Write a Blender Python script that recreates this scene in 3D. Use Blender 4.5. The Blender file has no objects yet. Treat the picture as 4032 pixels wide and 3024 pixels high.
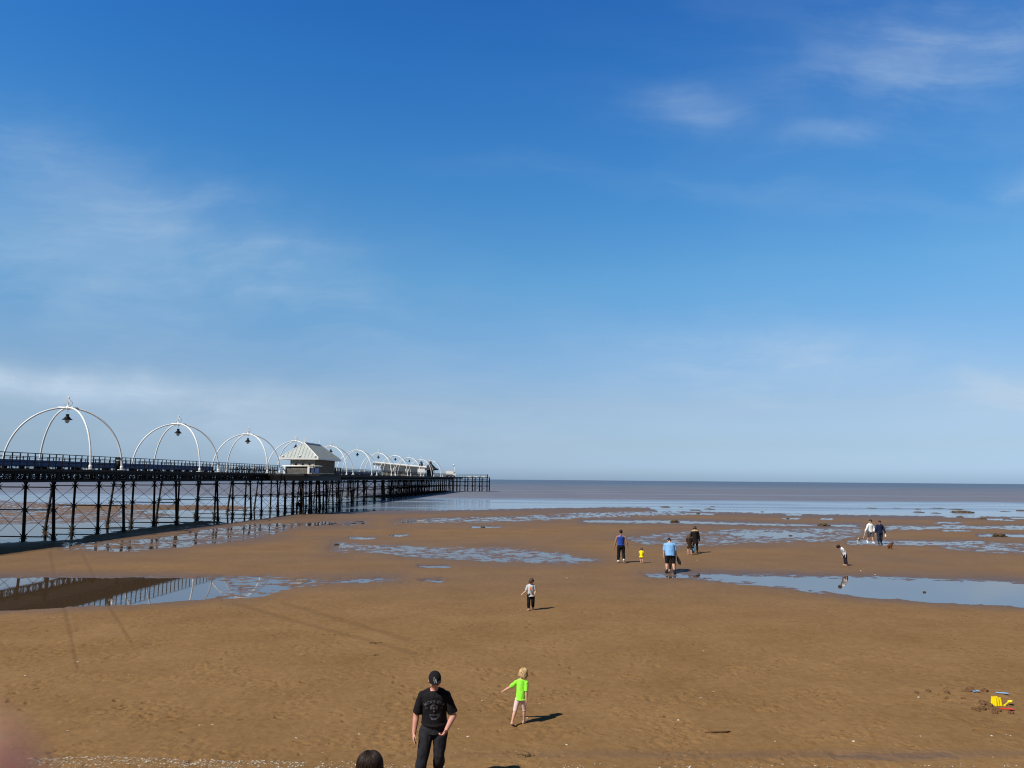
# A long iron pier over a tidal beach on a sunny day: every object is built here in mesh code.
import bpy, bmesh, math, random
import numpy as np
from mathutils import Vector, Matrix, Euler, noise as mnoise

random.seed(7)
scene = bpy.context.scene
COL = scene.collection
R = math.radians

# ------------------------------------------------------------------ camera geometry
F_PX, EYE = 3050.0, 4.7
PITCH, ROLL = R(6.9703), R(0.48127)
CP, SP, CR, SR = math.cos(PITCH), math.sin(PITCH), math.cos(ROLL), math.sin(ROLL)

def ray(x, y):
    u, v = (x - 2016) / F_PX, (y - 1512) / F_PX
    a, b = CR * u + SR * v, -SR * u + CR * v
    return a, CP + b * SP, SP - b * CP

def ground(x, y, z=0.0):
    """The point of the beach plane seen at a place of the photograph."""
    a, f, h = ray(x, y)
    t = (z - EYE) / h
    return Vector((a * t, f * t, z))

def at(x, y, Y):
    a, f, h = ray(x, y)
    t = Y / f
    return Vector((a * t, Y, EYE + h * t))

def project(X, Y, Z):
    Z = Z - EYE
    F = Y * CP + Z * SP
    D = Y * SP - Z * CP
    a, b = X / F, D / F
    return 2016 + F_PX * (CR * a - SR * b), 1512 + F_PX * (SR * a + CR * b)

# ------------------------------------------------------------------ object helpers
def link(o, parent=None):
    COL.objects.link(o)
    if parent is not None:
        o.parent = parent
    return o

def tag(o, label=None, cat=None, group=None, kind=None):
    if label: o['label'] = label
    if cat: o['category'] = cat
    if group: o['group'] = group
    if kind: o['kind'] = kind
    return o

def empty(name, loc=(0, 0, 0), rz=0.0, parent=None):
    o = bpy.data.objects.new(name, None)
    o.location = loc
    o.rotation_euler = (0, 0, rz)
    o.empty_display_size = 0.2
    return link(o, parent)

def children(o):
    return [c for c in COL.objects if c.parent == o]

def copy_tree(o, parent=None):
    c = o.copy()
    COL.objects.link(c)
    c.parent = parent
    for ch in children(o):
        copy_tree(ch, c)
    return c

class MB:
    """Collects simple solids; build() links them as ONE mesh object."""
    def __init__(self):
        self.v, self.f = [], []

    def add(self, verts, faces):
        n = len(self.v)
        self.v += [tuple(p) for p in verts]
        self.f += [tuple(i + n for i in q) for q in faces]
        return self

    def box(self, c, s, rot=None):
        x, y, z = s[0] / 2, s[1] / 2, s[2] / 2
        vs = [Vector(p) for p in ((-x, -y, -z), (x, -y, -z), (x, y, -z), (-x, y, -z), (-x, -y, z), (x, -y, z), (x, y, z), (-x, y, z))]
        if rot is not None:
            vs = [rot @ p for p in vs]
        c = Vector(c)
        return self.add([p + c for p in vs], [(0, 3, 2, 1), (4, 5, 6, 7), (0, 1, 5, 4), (1, 2, 6, 5), (2, 3, 7, 6), (3, 0, 4, 7)])

    def tube(self, pts, r, n=8, cap=True):
        pts = [Vector(p) for p in pts]
        rs = r if isinstance(r, (list, tuple)) else [r] * len(pts)
        return self.loft(pts, [(q, q) for q in rs], n=n, cap=cap)

    def loft(self, pts, radii, side=None, n=12, cap=True):
        pts = [Vector(p) for p in pts]
        vs, fs = [], []
        prev = Vector(side) if side is not None else None
        for i, p in enumerate(pts):
            d = (pts[min(i + 1, len(pts) - 1)] - pts[max(i - 1, 0)])
            if d.length < 1e-9: d = Vector((0, 0, 1))
            d.normalize()
            if prev is None:
                prev = Vector((1, 0, 0)) if abs(d.x) < 0.9 else Vector((0, 1, 0))
            a = prev - d * prev.dot(d)
            if a.length < 1e-6: a = d.orthogonal()
            a.normalize()
            b = d.cross(a)
            if side is None: prev = a
            ra, rb = radii[i]
            for k in range(n):
                t = 2 * math.pi * k / n
                vs.append(p + a * (ra * math.cos(t)) + b * (rb * math.sin(t)))
        for i in range(len(pts) - 1):
            for k in range(n):
                k2 = (k + 1) % n
                fs.append((i * n + k, i * n + k2, (i + 1) * n + k2, (i + 1) * n + k))
        if cap:
            fs.append(tuple(range(n - 1, -1, -1)))
            m = (len(pts) - 1) * n
            fs.append(tuple(m + k for k in range(n)))
        return self.add(vs, fs)

    def ell(self, c, r, rot=None, n=16, m=10):
        c = Vector(c)
        if not isinstance(r, (list, tuple)): r = (r, r, r)
        vs, fs = [], []
        vs.append(Vector((0, 0, -r[2])))
        for j in range(1, m):
            ph = -math.pi / 2 + math.pi * j / m
            for k in range(n):
                t = 2 * math.pi * k / n
                vs.append(Vector((r[0] * math.cos(ph) * math.cos(t), r[1] * math.cos(ph) * math.sin(t), r[2] * math.sin(ph))))
        vs.append(Vector((0, 0, r[2])))
        for k in range(n):
            fs.append((0, 1 + (k + 1) % n, 1 + k))
        for j in range(m - 2):
            for k in range(n):
                a, b = 1 + j * n + k, 1 + j * n + (k + 1) % n
                fs.append((a, b, b + n, a + n))
        top, base = len(vs) - 1, 1 + (m - 2) * n
        for k in range(n):
            fs.append((base + k, base + (k + 1) % n, top))
        if rot is not None: vs = [rot @ p for p in vs]
        return self.add([p + c for p in vs], fs)

    def mesh(self, name):
        me = bpy.data.meshes.new(name)
        me.from_pydata(self.v, [], self.f)
        me.update()
        return me

    def build(self, name, mat, parent=None, smooth=False, loc=None):
        me = self.mesh(name)
        me.materials.append(mat)
        if smooth:
            me.polygons.foreach_set('use_smooth', [True] * len(me.polygons))
        o = bpy.data.objects.new(name, me)
        if loc is not None: o.location = loc
        return link(o, parent)

    def organic(self, name, mat, parent=None, voxel=0.01, smooth=4, fold=0.0, fscale=14.0, seed=0.0, zstretch=0.45, factor=0.5):
        """Fuses the solids into one continuous smooth surface."""
        tmp = bpy.data.objects.new(name, self.mesh(name))
        COL.objects.link(tmp)
        md = tmp.modifiers.new('r', 'REMESH'); md.mode = 'VOXEL'; md.voxel_size = voxel
        ms = tmp.modifiers.new('s', 'SMOOTH'); ms.factor = factor; ms.iterations = smooth
        dg = bpy.context.evaluated_depsgraph_get()
        me = bpy.data.meshes.new_from_object(tmp.evaluated_get(dg))
        bpy.data.objects.remove(tmp)
        me.name = name
        if fold > 0:
            n = len(me.vertices)
            co = np.empty(n * 3); me.vertices.foreach_get('co', co)
            no = np.empty(n * 3); me.vertices.foreach_get('normal', no)
            co, no = co.reshape(-1, 3), no.reshape(-1, 3)
            d = np.array([mnoise.noise((p[0] * fscale + seed, p[1] * fscale, p[2] * fscale * zstretch)) +
                          0.5 * mnoise.noise((p[0] * fscale * 2.1, p[1] * fscale * 2.1 + seed, p[2] * fscale * 1.3)) for p in co])
            co = co + no * (d * fold)[:, None]
            me.vertices.foreach_set('co', co.ravel())
        me.polygons.foreach_set('use_smooth', [True] * len(me.polygons))
        me.materials.clear(); me.materials.append(mat)
        me.update()
        return link(bpy.data.objects.new(name, me), parent)

# ------------------------------------------------------------------ materials
def nt_new(name):
    m = bpy.data.materials.new(name)
    m.use_nodes = True
    nt = m.node_tree
    bs = nt.nodes['Principled BSDF']
    return m, nt, bs

def N(nt, typ, **kw):
    n = nt.nodes.new(typ)
    for k, v in kw.items():
        if k.startswith('i_'):
            key = k[2:]
            n.inputs[int(key) if key.isdigit() else key.replace('_', ' ')].default_value = v
        else:
            setattr(n, k, v)
    return n

def L(nt, a, b): nt.links.new(a, b)

def ramp(nt, fac, stops):
    r = nt.nodes.new('ShaderNodeValToRGB')
    el = r.color_ramp.elements
    while len(el) < len(stops): el.new(0.5)
    for e, (p, c) in zip(el, stops):
        e.position = p
        e.color = (c[0], c[1], c[2], 1) if not isinstance(c, (int, float)) else (c, c, c, 1)
    L(nt, fac, r.inputs[0])
    return r.outputs[0]

def mixc(nt, fac, a, b, blend='MIX'):
    m = nt.nodes.new('ShaderNodeMix'); m.data_type = 'RGBA'; m.blend_type = blend
    for sock, v in ((m.inputs[0], fac), (m.inputs[6], a), (m.inputs[7], b)):
        if hasattr(v, 'links'): L(nt, v, sock)
        elif isinstance(v, (int, float)): sock.default_value = v
        else: sock.default_value = (v[0], v[1], v[2], 1)
    return m.outputs[2]

def math_(nt, op, a, b=None, c=None, clamp=False):
    m = nt.nodes.new('ShaderNodeMath'); m.operation = op; m.use_clamp = clamp
    for i, v in enumerate((a, b, c)):
        if v is None: continue
        if hasattr(v, 'links'): L(nt, v, m.inputs[i])
        else: m.inputs[i].default_value = v
    return m.outputs[0]

def sstep(nt, v, lo, hi):
    m = nt.nodes.new('ShaderNodeMapRange'); m.interpolation_type = 'SMOOTHSTEP'
    L(nt, v, m.inputs[0]); m.inputs[1].default_value = lo; m.inputs[2].default_value = hi
    return m.outputs[0]

def noise_tex(nt, vec, scale, detail=4, rough=0.55):
    n = N(nt, 'ShaderNodeTexNoise'); n.inputs['Scale'].default_value = scale
    n.inputs['Detail'].default_value = detail; n.inputs['Roughness'].default_value = rough
    if vec is not None: L(nt, vec, n.inputs['Vector'])
    return n.outputs[0]

def mapped(nt, vec, scale=(1, 1, 1), rot=(0, 0, 0)):
    m = N(nt, 'ShaderNodeMapping'); m.inputs['Scale'].default_value = scale; m.inputs['Rotation'].default_value = rot
    L(nt, vec, m.inputs['Vector'])
    return m.outputs[0]

def surface(name, col, rough=0.7, var=0.25, scale=12.0, bump=0.0, bscale=60.0, spec=0.3, metal=0.0, dirt=None, dirt_amt=0.5):
    m, nt, bs = nt_new(name)
    tc = N(nt, 'ShaderNodeTexCoord')
    n1 = noise_tex(nt, tc.outputs['Object'], scale, 5)
    lo = tuple(c * (1 - var) for c in col); hi = tuple(min(1, c * (1 + var)) for c in col)
    c = ramp(nt, n1, [(0.3, lo), (0.7, hi)])
    if dirt is not None:
        n2 = noise_tex(nt, tc.outputs['Object'], scale * 0.37, 6, 0.7)
        c = mixc(nt, math_(nt, 'MULTIPLY', sstep(nt, n2, 0.48, 0.68), dirt_amt), c, dirt)
    L(nt, c, bs.inputs['Base Color'])
    bs.inputs['Roughness'].default_value = rough
    bs.inputs['Specular IOR Level'].default_value = spec
    bs.inputs['Metallic'].default_value = metal
    if bump > 0:
        b = N(nt, 'ShaderNodeBump'); b.inputs['Strength'].default_value = bump; b.inputs['Distance'].default_value = 0.01
        L(nt, noise_tex(nt, tc.outputs['Object'], bscale, 3), b.inputs['Height'])
        L(nt, b.outputs[0], bs.inputs['Normal'])
    return m

def fabric(name, col, var=0.18, scale=9.0): return surface(name, col, 0.9, var, scale, 0.25, 220.0, 0.15)
def skin(name, col): 
    m = surface(name, col, 0.55, 0.12, 7.0, 0.1, 120.0, 0.35, dirt=(col[0] * 0.9, col[1] * 0.62, col[2] * 0.55), dirt_amt=0.45)
    return m

M = dict(
    iron=surface('iron_black', (0.0045, 0.0045, 0.006), 0.6, 0.4, 3.0, 0.2, 30, 0.14, dirt=(0.016, 0.009, 0.006), dirt_amt=0.4),
    iron_rust=surface('iron_rusty', (0.0045, 0.0042, 0.005), 0.7, 0.4, 3.0, 0.3, 25, 0.14, dirt=(0.04, 0.02, 0.011), dirt_amt=0.5),
    deck=surface('deck_timber', (0.035, 0.033, 0.032), 0.85, 0.3, 4.0, 0.3, 20, 0.2),
    white=surface('white_paint', (0.88, 0.875, 0.85), 0.4, 0.04, 5.0, 0, 1, 0.4, dirt=(0.66, 0.63, 0.57), dirt_amt=0.25),
    cream=surface('cream_wall', (0.62, 0.58, 0.43), 0.75, 0.12, 2.0, 0.1, 20, 0.2, dirt=(0.28, 0.26, 0.19), dirt_amt=0.6),
    zinc=surface('zinc_roof', (0.44, 0.48, 0.465), 0.55, 0.08, 1.5, 0.05, 20, 0.35, dirt=(0.36, 0.39, 0.37), dirt_amt=0.5),
    zinc_dark=surface('zinc_seam', (0.17, 0.19, 0.19), 0.5, 0.1, 2.0),
    blue_seat=surface('blue_seat', (0.045, 0.075, 0.18), 0.5, 0.2, 2.0, 0, 1, 0.35, dirt=(0.06, 0.08, 0.14), dirt_amt=0.5),
    grey_panel=surface('grey_panel', (0.14, 0.135, 0.12), 0.8, 0.3, 2.0, dirt=(0.25, 0.22, 0.17), dirt_amt=0.5),
    dark=surface('dark_plain', (0.02, 0.02, 0.024), 0.6, 0.3, 4.0),  # one plain dark colour shared by varied parts
    beige=surface('beige_panel', (0.90, 0.85, 0.74), 0.7, 0.1, 1.0, dirt=(0.8, 0.75, 0.64), dirt_amt=0.4),
    red=surface('red_paint', (0.30, 0.03, 0.025), 0.5, 0.2, 4.0),
    lampglass=surface('lamp_glass', (0.62, 0.66, 0.66), 0.15, 0.05, 4.0, 0, 1, 0.6),
    window=surface('window_glass', (0.02, 0.025, 0.03), 0.1, 0.1, 4.0, 0, 1, 0.6),
    tyre=surface('tyre_rubber', (0.02, 0.02, 0.02), 0.8, 0.2, 4.0),
    skin=skin('skin_fair', (0.62, 0.36, 0.26)), skin_pink=skin('skin_pink', (0.62, 0.31, 0.24)), skin_tan=skin('skin_tan', (0.36, 0.19, 0.12)),
    black=fabric('black_cloth', (0.012, 0.011, 0.013)), charcoal=fabric('charcoal_cloth', (0.022, 0.022, 0.028)),
    lime=fabric('lime_cloth', (0.30, 0.86, 0.06), 0.08), palepink=fabric('pale_pink_cloth', (0.72, 0.55, 0.55), 0.06),
    greymarl=fabric('grey_marl_cloth', (0.52, 0.54, 0.56), 0.12), royal=fabric('royal_blue_cloth', (0.02, 0.06, 0.32), 0.15),
    sky_cloth=fabric('pale_blue_cloth', (0.22, 0.46, 0.80), 0.08), yellow_cloth=fabric('yellow_cloth', (0.88, 0.72, 0.01), 0.08),
    white_cloth=fabric('white_cloth', (0.74, 0.75, 0.76), 0.08), navy=fabric('navy_cloth', (0.012, 0.022, 0.065)),
    denim=fabric('denim_cloth', (0.02, 0.03, 0.06)), greycloth=fabric('grey_check_cloth', (0.10, 0.10, 0.12), 0.4, 25),
    browncloth=fabric('dark_brown_cloth', (0.035, 0.02, 0.014)), tanfur=surface('tan_fur', (0.50, 0.38, 0.22), 0.95, 0.3, 60, 0.6, 150, 0.1),
    coat=fabric('dark_coat_cloth', (0.014, 0.012, 0.012)),
    shoe_white=surface('white_trainer', (0.78, 0.78, 0.78), 0.5, 0.06, 20), shoe_dark=surface('dark_boot', (0.015, 0.013, 0.012), 0.6, 0.3, 20),
    hair_dark=surface('dark_hair', (0.018, 0.010, 0.008), 0.55, 0.5, 30, 0.15, 120, 0.25),
    hair_brown=surface('brown_hair', (0.06, 0.032, 0.018), 0.5, 0.5, 70, 0.4, 160, 0.4),
    hair_blond=surface('blond_hair', (0.46, 0.31, 0.15), 0.5, 0.45, 60, 0.5, 130, 0.35),
    fur_white=surface('white_fur', (0.66, 0.60, 0.52), 0.95, 0.2, 40, 0.6, 130, 0.1), fur_red=surface('red_brown_fur', (0.17, 0.055, 0.018), 0.95, 0.4, 40, 0.8, 110, 0.1),
    fur_dark=surface('dark_fur', (0.03, 0.022, 0.018), 0.95, 0.3, 40, 0.6, 130, 0.1),
    leash=surface('leash_cord', (0.10, 0.035, 0.03), 0.8, 0.2, 20), eye=surface('eye_dark', (0.02, 0.015, 0.012), 0.2, 0.2, 20), lip=surface('lip', (0.40, 0.15, 0.12), 0.5, 0.1, 20),
    print_grey=surface('faded_print', (0.10, 0.105, 0.13), 0.9, 0.45, 60), print_white=surface('white_thread', (0.50, 0.50, 0.50), 0.8, 0.1, 60),
    print_orange=surface('orange_print', (0.85, 0.17, 0.03), 0.8, 0.15, 30), print_dark=surface('dark_print', (0.05, 0.055, 0.07), 0.8, 0.2, 30),
    toy_yellow=surface('yellow_plastic', (0.88, 0.68, 0.005), 0.4, 0.05, 10, 0, 1, 0.4), toy_red=surface('red_plastic', (0.72, 0.03, 0.02), 0.35, 0.08, 10, 0, 1, 0.5),
    toy_blue=surface('blue_plastic', (0.20, 0.42, 0.72), 0.4, 0.08, 10, 0, 1, 0.4), toy_cyan=surface('cyan_plastic', (0.02, 0.36, 0.74), 0.4, 0.08, 10, 0, 1, 0.4),
    shell=surface('shell_white', (0.56, 0.50, 0.40), 0.6, 0.25, 20, 0, 1, 0.3), weed=surface('seaweed_brown', (0.105, 0.068, 0.028), 0.8, 0.5, 30, 0.8, 60, 0.2),
    mussel=surface('mussel_bed', (0.10, 0.068, 0.036), 0.9, 0.5, 3.0, 1.0, 14, 0.2, dirt=(0.045, 0.04, 0.018), dirt_amt=0.8),
    clod=surface('wet_clod', (0.15, 0.082, 0.04), 0.85, 0.4, 14, 0.8, 60, 0.2), bag=surface('white_bag', (0.72, 0.72, 0.72), 0.5, 0.1, 10),
    finger=skin('finger_skin', (0.80, 0.44, 0.24)), nail=surface('nail', (0.62, 0.36, 0.30), 0.35, 0.1, 20),
)
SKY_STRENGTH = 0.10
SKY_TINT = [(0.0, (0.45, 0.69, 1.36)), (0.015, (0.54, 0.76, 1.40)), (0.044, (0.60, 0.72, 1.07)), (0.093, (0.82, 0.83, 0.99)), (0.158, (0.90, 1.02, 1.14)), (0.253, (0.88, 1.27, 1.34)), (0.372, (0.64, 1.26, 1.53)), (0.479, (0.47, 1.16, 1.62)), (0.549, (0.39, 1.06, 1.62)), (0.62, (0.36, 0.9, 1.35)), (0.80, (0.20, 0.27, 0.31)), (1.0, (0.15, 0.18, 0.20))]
CLOUDS = [(0.62, 0.58, 0.40, 0.30, 0.0, 0.10), (0.30, 0.12, 0.6, 0.10, 0.0, 0.16), (-0.466, 0.350, 0.24, 0.06, -0.3, 0.20), (-0.327, 0.285, 0.17, 0.06, -0.5, 0.24), (-0.595, 0.274, 0.22, 0.09, -0.2, 0.20), (-0.45, 0.2, 0.4, 0.14, -0.1, 0.13), (-0.659, 0.431, 0.12, 0.072, -0.2, 0.14), (-0.582, 0.113, 0.264, 0.023, -0.06, 0.9), (-0.332, 0.057, 0.295, 0.02, -0.03, 0.4), (-0.169, 0.075, 0.296, 0.046, 0, 0.18), (0.254, 0.505, 0.080, 0.030, -0.1, 0.22), (0.513, 0.577, 0.14, 0.05, 0.12, 0.18), (0.655, 0.608, 0.12, 0.065, 0.1, 0.22), (0.439, 0.474, 0.06, 0.018, 0.1, 0.20), (0.563, 0.54, 0.115, 0.026, 0.1, 0.16), (0.353, 0.150, 0.15, 0.05, -0.05, 0.45), (0.327, 0.176, 0.043, 0.015, 0.2, 0.25), (0.648, 0.117, 0.066, 0.027, 0, 0.75), (0.674, 0.39, 0.055, 0.021, 0, 0.3), (0.489, 0.097, 0.264, 0.04, 0, 0.2), (0.299, 0.386, 0.307, 0.018, -0.1, 0.1)]
CLOUD_COL = (4.9, 6.3, 7.9)
SAND_A, SAND_B, SAND_WET_SHEEN = (0.216, 0.122, 0.049), (0.268, 0.156, 0.067), (0.130, 0.086, 0.064)
SEA_TILT, SEA_CALM = 0.06, (172.0, 200.0)
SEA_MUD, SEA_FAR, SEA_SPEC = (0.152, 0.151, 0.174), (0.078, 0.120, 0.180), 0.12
# weed and barnacles on the feet of the pier columns
_nt = M['iron_rust'].node_tree; _b = _nt.nodes['Principled BSDF']; _src = _b.inputs['Base Color'].links[0].from_socket
_tc = N(_nt, 'ShaderNodeTexCoord'); _sp = N(_nt, 'ShaderNodeSeparateXYZ'); L(_nt, _tc.outputs['Object'], _sp.inputs[0])
_z = math_(_nt, 'ADD', _sp.outputs[2], math_(_nt, 'MULTIPLY', noise_tex(_nt, _tc.outputs['Object'], 2.5, 4), 1.4))
_lo = N(_nt, 'ShaderNodeMapRange', interpolation_type='SMOOTHSTEP'); L(_nt, _z, _lo.inputs[0]); _lo.inputs[1].default_value = 2.6; _lo.inputs[2].default_value = 1.3
L(_nt, mixc(_nt, math_(_nt, 'MULTIPLY', _lo.outputs[0], .75), _src, mixc(_nt, noise_tex(_nt, _tc.outputs['Object'], 18, 3), (.008, .009, .006), (.05, .043, .032))), _b.inputs['Base Color'])
# ------------------------------------------------------------------ camera
cam_d = bpy.data.cameras.new('camera')
cam = link(bpy.data.objects.new('camera', cam_d))
RV, UV, FV = Vector((1, 0, 0)), Vector((0, -SP, CP)), Vector((0, CP, SP))
cx, cy = RV * CR + UV * SR, RV * -SR + UV * CR
cam.matrix_world = Matrix(((cx.x, cy.x, -FV.x, 0), (cx.y, cy.y, -FV.y, 0), (cx.z, cy.z, -FV.z, EYE), (0, 0, 0, 1)))
cam_d.sensor_fit = 'HORIZONTAL'; cam_d.sensor_width = 36.0; cam_d.lens = 36.0 * F_PX / 4032
cam_d.clip_start = 0.01; cam_d.clip_end = 9000
cam_d.dof.use_dof = True; cam_d.dof.focus_distance = 30.0; cam_d.dof.aperture_fstop = 9.4
scene.camera = cam
scene.view_settings.view_transform = 'Standard'; scene.view_settings.look = 'None'
scene.cycles.pixel_filter_type = 'BLACKMAN_HARRIS'; scene.cycles.filter_width = 1.15
scene.view_settings.exposure = 0; scene.view_settings.gamma = 1

# ------------------------------------------------------------------ daylight
SUN_EL = R(46.5)
SUN_DIR = Vector((-0.77 * math.cos(SUN_EL), -0.638 * math.cos(SUN_EL), math.sin(SUN_EL))).normalized()
sd = bpy.data.lights.new('sun', 'SUN'); sd.energy = 5.0; sd.angle = R(0.53); sd.color = (1.0, 0.955, 0.88)
so = link(bpy.data.objects.new('sun', sd)); so.rotation_euler = SUN_DIR.to_track_quat('Z', 'Y').to_euler(); so.location = (0, -20, 60)

w = bpy.data.worlds.new('World'); scene.world = w; w.use_nodes = True
nt = w.node_tree
bg = nt.nodes['Background']
sky = N(nt, 'ShaderNodeTexSky'); sky.sky_type = 'NISHITA'; sky.sun_disc = False
sky.sun_elevation = SUN_EL; sky.sun_rotation = math.atan2(SUN_DIR.x, SUN_DIR.y)
sky.altitude = 0; sky.air_density = 1.0; sky.dust_density = 0.35; sky.ozone_density = 2.2
tc = N(nt, 'ShaderNodeTexCoord'); D = tc.outputs['Generated']
hs = N(nt, 'ShaderNodeHueSaturation'); L(nt, sky.outputs[0], hs.inputs['Color'])
hs.inputs['Saturation'].default_value = 1.2; hs.inputs['Value'].default_value = 1.0; hs.inputs['Hue'].default_value = 0.5
gm = N(nt, 'ShaderNodeGamma'); L(nt, hs.outputs[0], gm.inputs[0]); gm.inputs[1].default_value = 1.0
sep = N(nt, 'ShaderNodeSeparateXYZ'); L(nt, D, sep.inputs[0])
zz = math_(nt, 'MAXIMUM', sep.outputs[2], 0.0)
base = mixc(nt, 1.0, hs.outputs[0], ramp(nt, zz, SKY_TINT), 'MULTIPLY')  # upper tint stops darken the sky overhead to weaken shadow fill
back = N(nt, 'ShaderNodeMapRange', interpolation_type='SMOOTHSTEP'); L(nt, sep.outputs[1], back.inputs[0]); back.inputs[1].default_value = -0.25; back.inputs[2].default_value = 0.2; back.inputs[3].default_value = 0.26; back.inputs[4].default_value = 1.0  # unseen sky behind the camera darkened to weaken the fill in shadows
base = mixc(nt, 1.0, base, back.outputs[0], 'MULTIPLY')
# high thin cloud: streaks on a flat layer far above
den = math_(nt, 'ADD', zz, 0.12)
px_, py_ = math_(nt, 'DIVIDE', sep.outputs[0], den), math_(nt, 'DIVIDE', sep.outputs[1], den)
cmb = N(nt, 'ShaderNodeCombineXYZ'); L(nt, px_, cmb.inputs[0]); L(nt, py_, cmb.inputs[1])
az = math_(nt, 'DIVIDE', sep.outputs[0], math_(nt, 'MAXIMUM', sep.outputs[1], 0.05))
el = math_(nt, 'DIVIDE', sep.outputs[2], math_(nt, 'MAXIMUM', sep.outputs[1], 0.05))
ae = N(nt, 'ShaderNodeCombineXYZ'); L(nt, az, ae.inputs[0]); L(nt, el, ae.inputs[1])
warp = N(nt, 'ShaderNodeTexNoise'); L(nt, ae.outputs[0], warp.inputs['Vector']); warp.inputs['Scale'].default_value = 3.0; warp.inputs['Detail'].default_value = 3
wv_ = N(nt, 'ShaderNodeVectorMath', operation='MULTIPLY_ADD'); L(nt, warp.outputs[1], wv_.inputs[0]); wv_.inputs[1].default_value = (0.22, 0.12, 0); L(nt, ae.outputs[0], wv_.inputs[2])
c1 = noise_tex(nt, mapped(nt, wv_.outputs[0], (2.0, 4.2, 1), (0, 0, R(24))), 1.6, 6, 0.55)
c2 = noise_tex(nt, mapped(nt, wv_.outputs[0], (1.7, 10.0, 1), (0, 0, R(27))), 2.6, 8, 0.66)
w2 = N(nt, 'ShaderNodeTexNoise'); L(nt, ae.outputs[0], w2.inputs['Vector']); w2.inputs['Scale'].default_value = 9.0; w2.inputs['Detail'].default_value = 5
sw = N(nt, 'ShaderNodeSeparateXYZ'); L(nt, w2.outputs[1], sw.inputs[0])
waz = math_(nt, 'ADD', az, math_(nt, 'MULTIPLY', math_(nt, 'ADD', sw.outputs[0], -0.5), 0.16)); wel = math_(nt, 'ADD', el, math_(nt, 'MULTIPLY', math_(nt, 'ADD', sw.outputs[1], -0.5), 0.065))
def blob(cx_, cy_, sx, sy, tilt=0.0):
    dx = math_(nt, 'ADD', waz, -cx_); dy = math_(nt, 'ADD', math_(nt, 'ADD', wel, -cy_), math_(nt, 'MULTIPLY', dx, -tilt))
    a = math_(nt, 'POWER', math_(nt, 'ABSOLUTE', math_(nt, 'DIVIDE', dx, sx)), 2.0); b = math_(nt, 'POWER', math_(nt, 'ABSOLUTE', math_(nt, 'DIVIDE', dy, sy)), 2.0)
    return math_(nt, 'POWER', 2.718, math_(nt, 'MULTIPLY', math_(nt, 'ADD', a, b), -1.0))
tot = None
for (bx_, by_, sx_, sy_, tl_, k_) in CLOUDS:
    b_ = math_(nt, 'MULTIPLY', blob(bx_, by_, sx_, sy_, tl_), k_)
    tot = b_ if tot is None else math_(nt, 'ADD', tot, b_)
tex = math_(nt, 'ADD', 0.22, math_(nt, 'ADD', math_(nt, 'MULTIPLY', sstep(nt, c1, 0.34, 0.68), 0.70), math_(nt, 'MULTIPLY', sstep(nt, c2, 0.40, 0.72), 0.42)))
cl = math_(nt, 'MULTIPLY', tot, tex, clamp=True)
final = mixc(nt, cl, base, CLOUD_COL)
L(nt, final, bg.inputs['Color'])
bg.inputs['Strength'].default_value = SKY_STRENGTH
# ------------------------------------------------------------------ beach: one sheet of sand, dipping under still water
_rs = np.random.RandomState(11)
_perm = np.concatenate([_rs.permutation(512)] * 2)
_ga = _rs.rand(512) * 2 * np.pi
_GX, _GY = np.cos(_ga), np.sin(_ga)

def perlin(x, y, seed=0):
    x = x + seed * 17.31; y = y + seed * 9.17
    xi, yi = np.floor(x).astype(np.int64), np.floor(y).astype(np.int64)
    xf, yf = x - xi, y - yi
    u, v = xf * xf * xf * (xf * (xf * 6 - 15) + 10), yf * yf * yf * (yf * (yf * 6 - 15) + 10)
    def g(ix, iy, dx, dy):
        h = _perm[(_perm[ix & 511] + iy) & 511]
        return _GX[h] * dx + _GY[h] * dy
    a = g(xi, yi, xf, yf); b = g(xi + 1, yi, xf - 1, yf)
    c = g(xi, yi + 1, xf, yf - 1); d = g(xi + 1, yi + 1, xf - 1, yf - 1)
    return (a + u * (b - a)) + v * ((c + u * (d - c)) - (a + u * (b - a)))

def fbm(x, y, oct=4, seed=0, gain=0.5):
    s, amp, f = 0, 1.0, 1.0
    for i in range(oct):
        s = s + amp * perlin(x * f, y * f, seed + i); amp *= gain; f *= 2.03
    return s

def sm(a, b, x):
    t = np.clip((x - a) / (b - a), 0, 1)
    return t * t * (3 - 2 * t)

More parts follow.
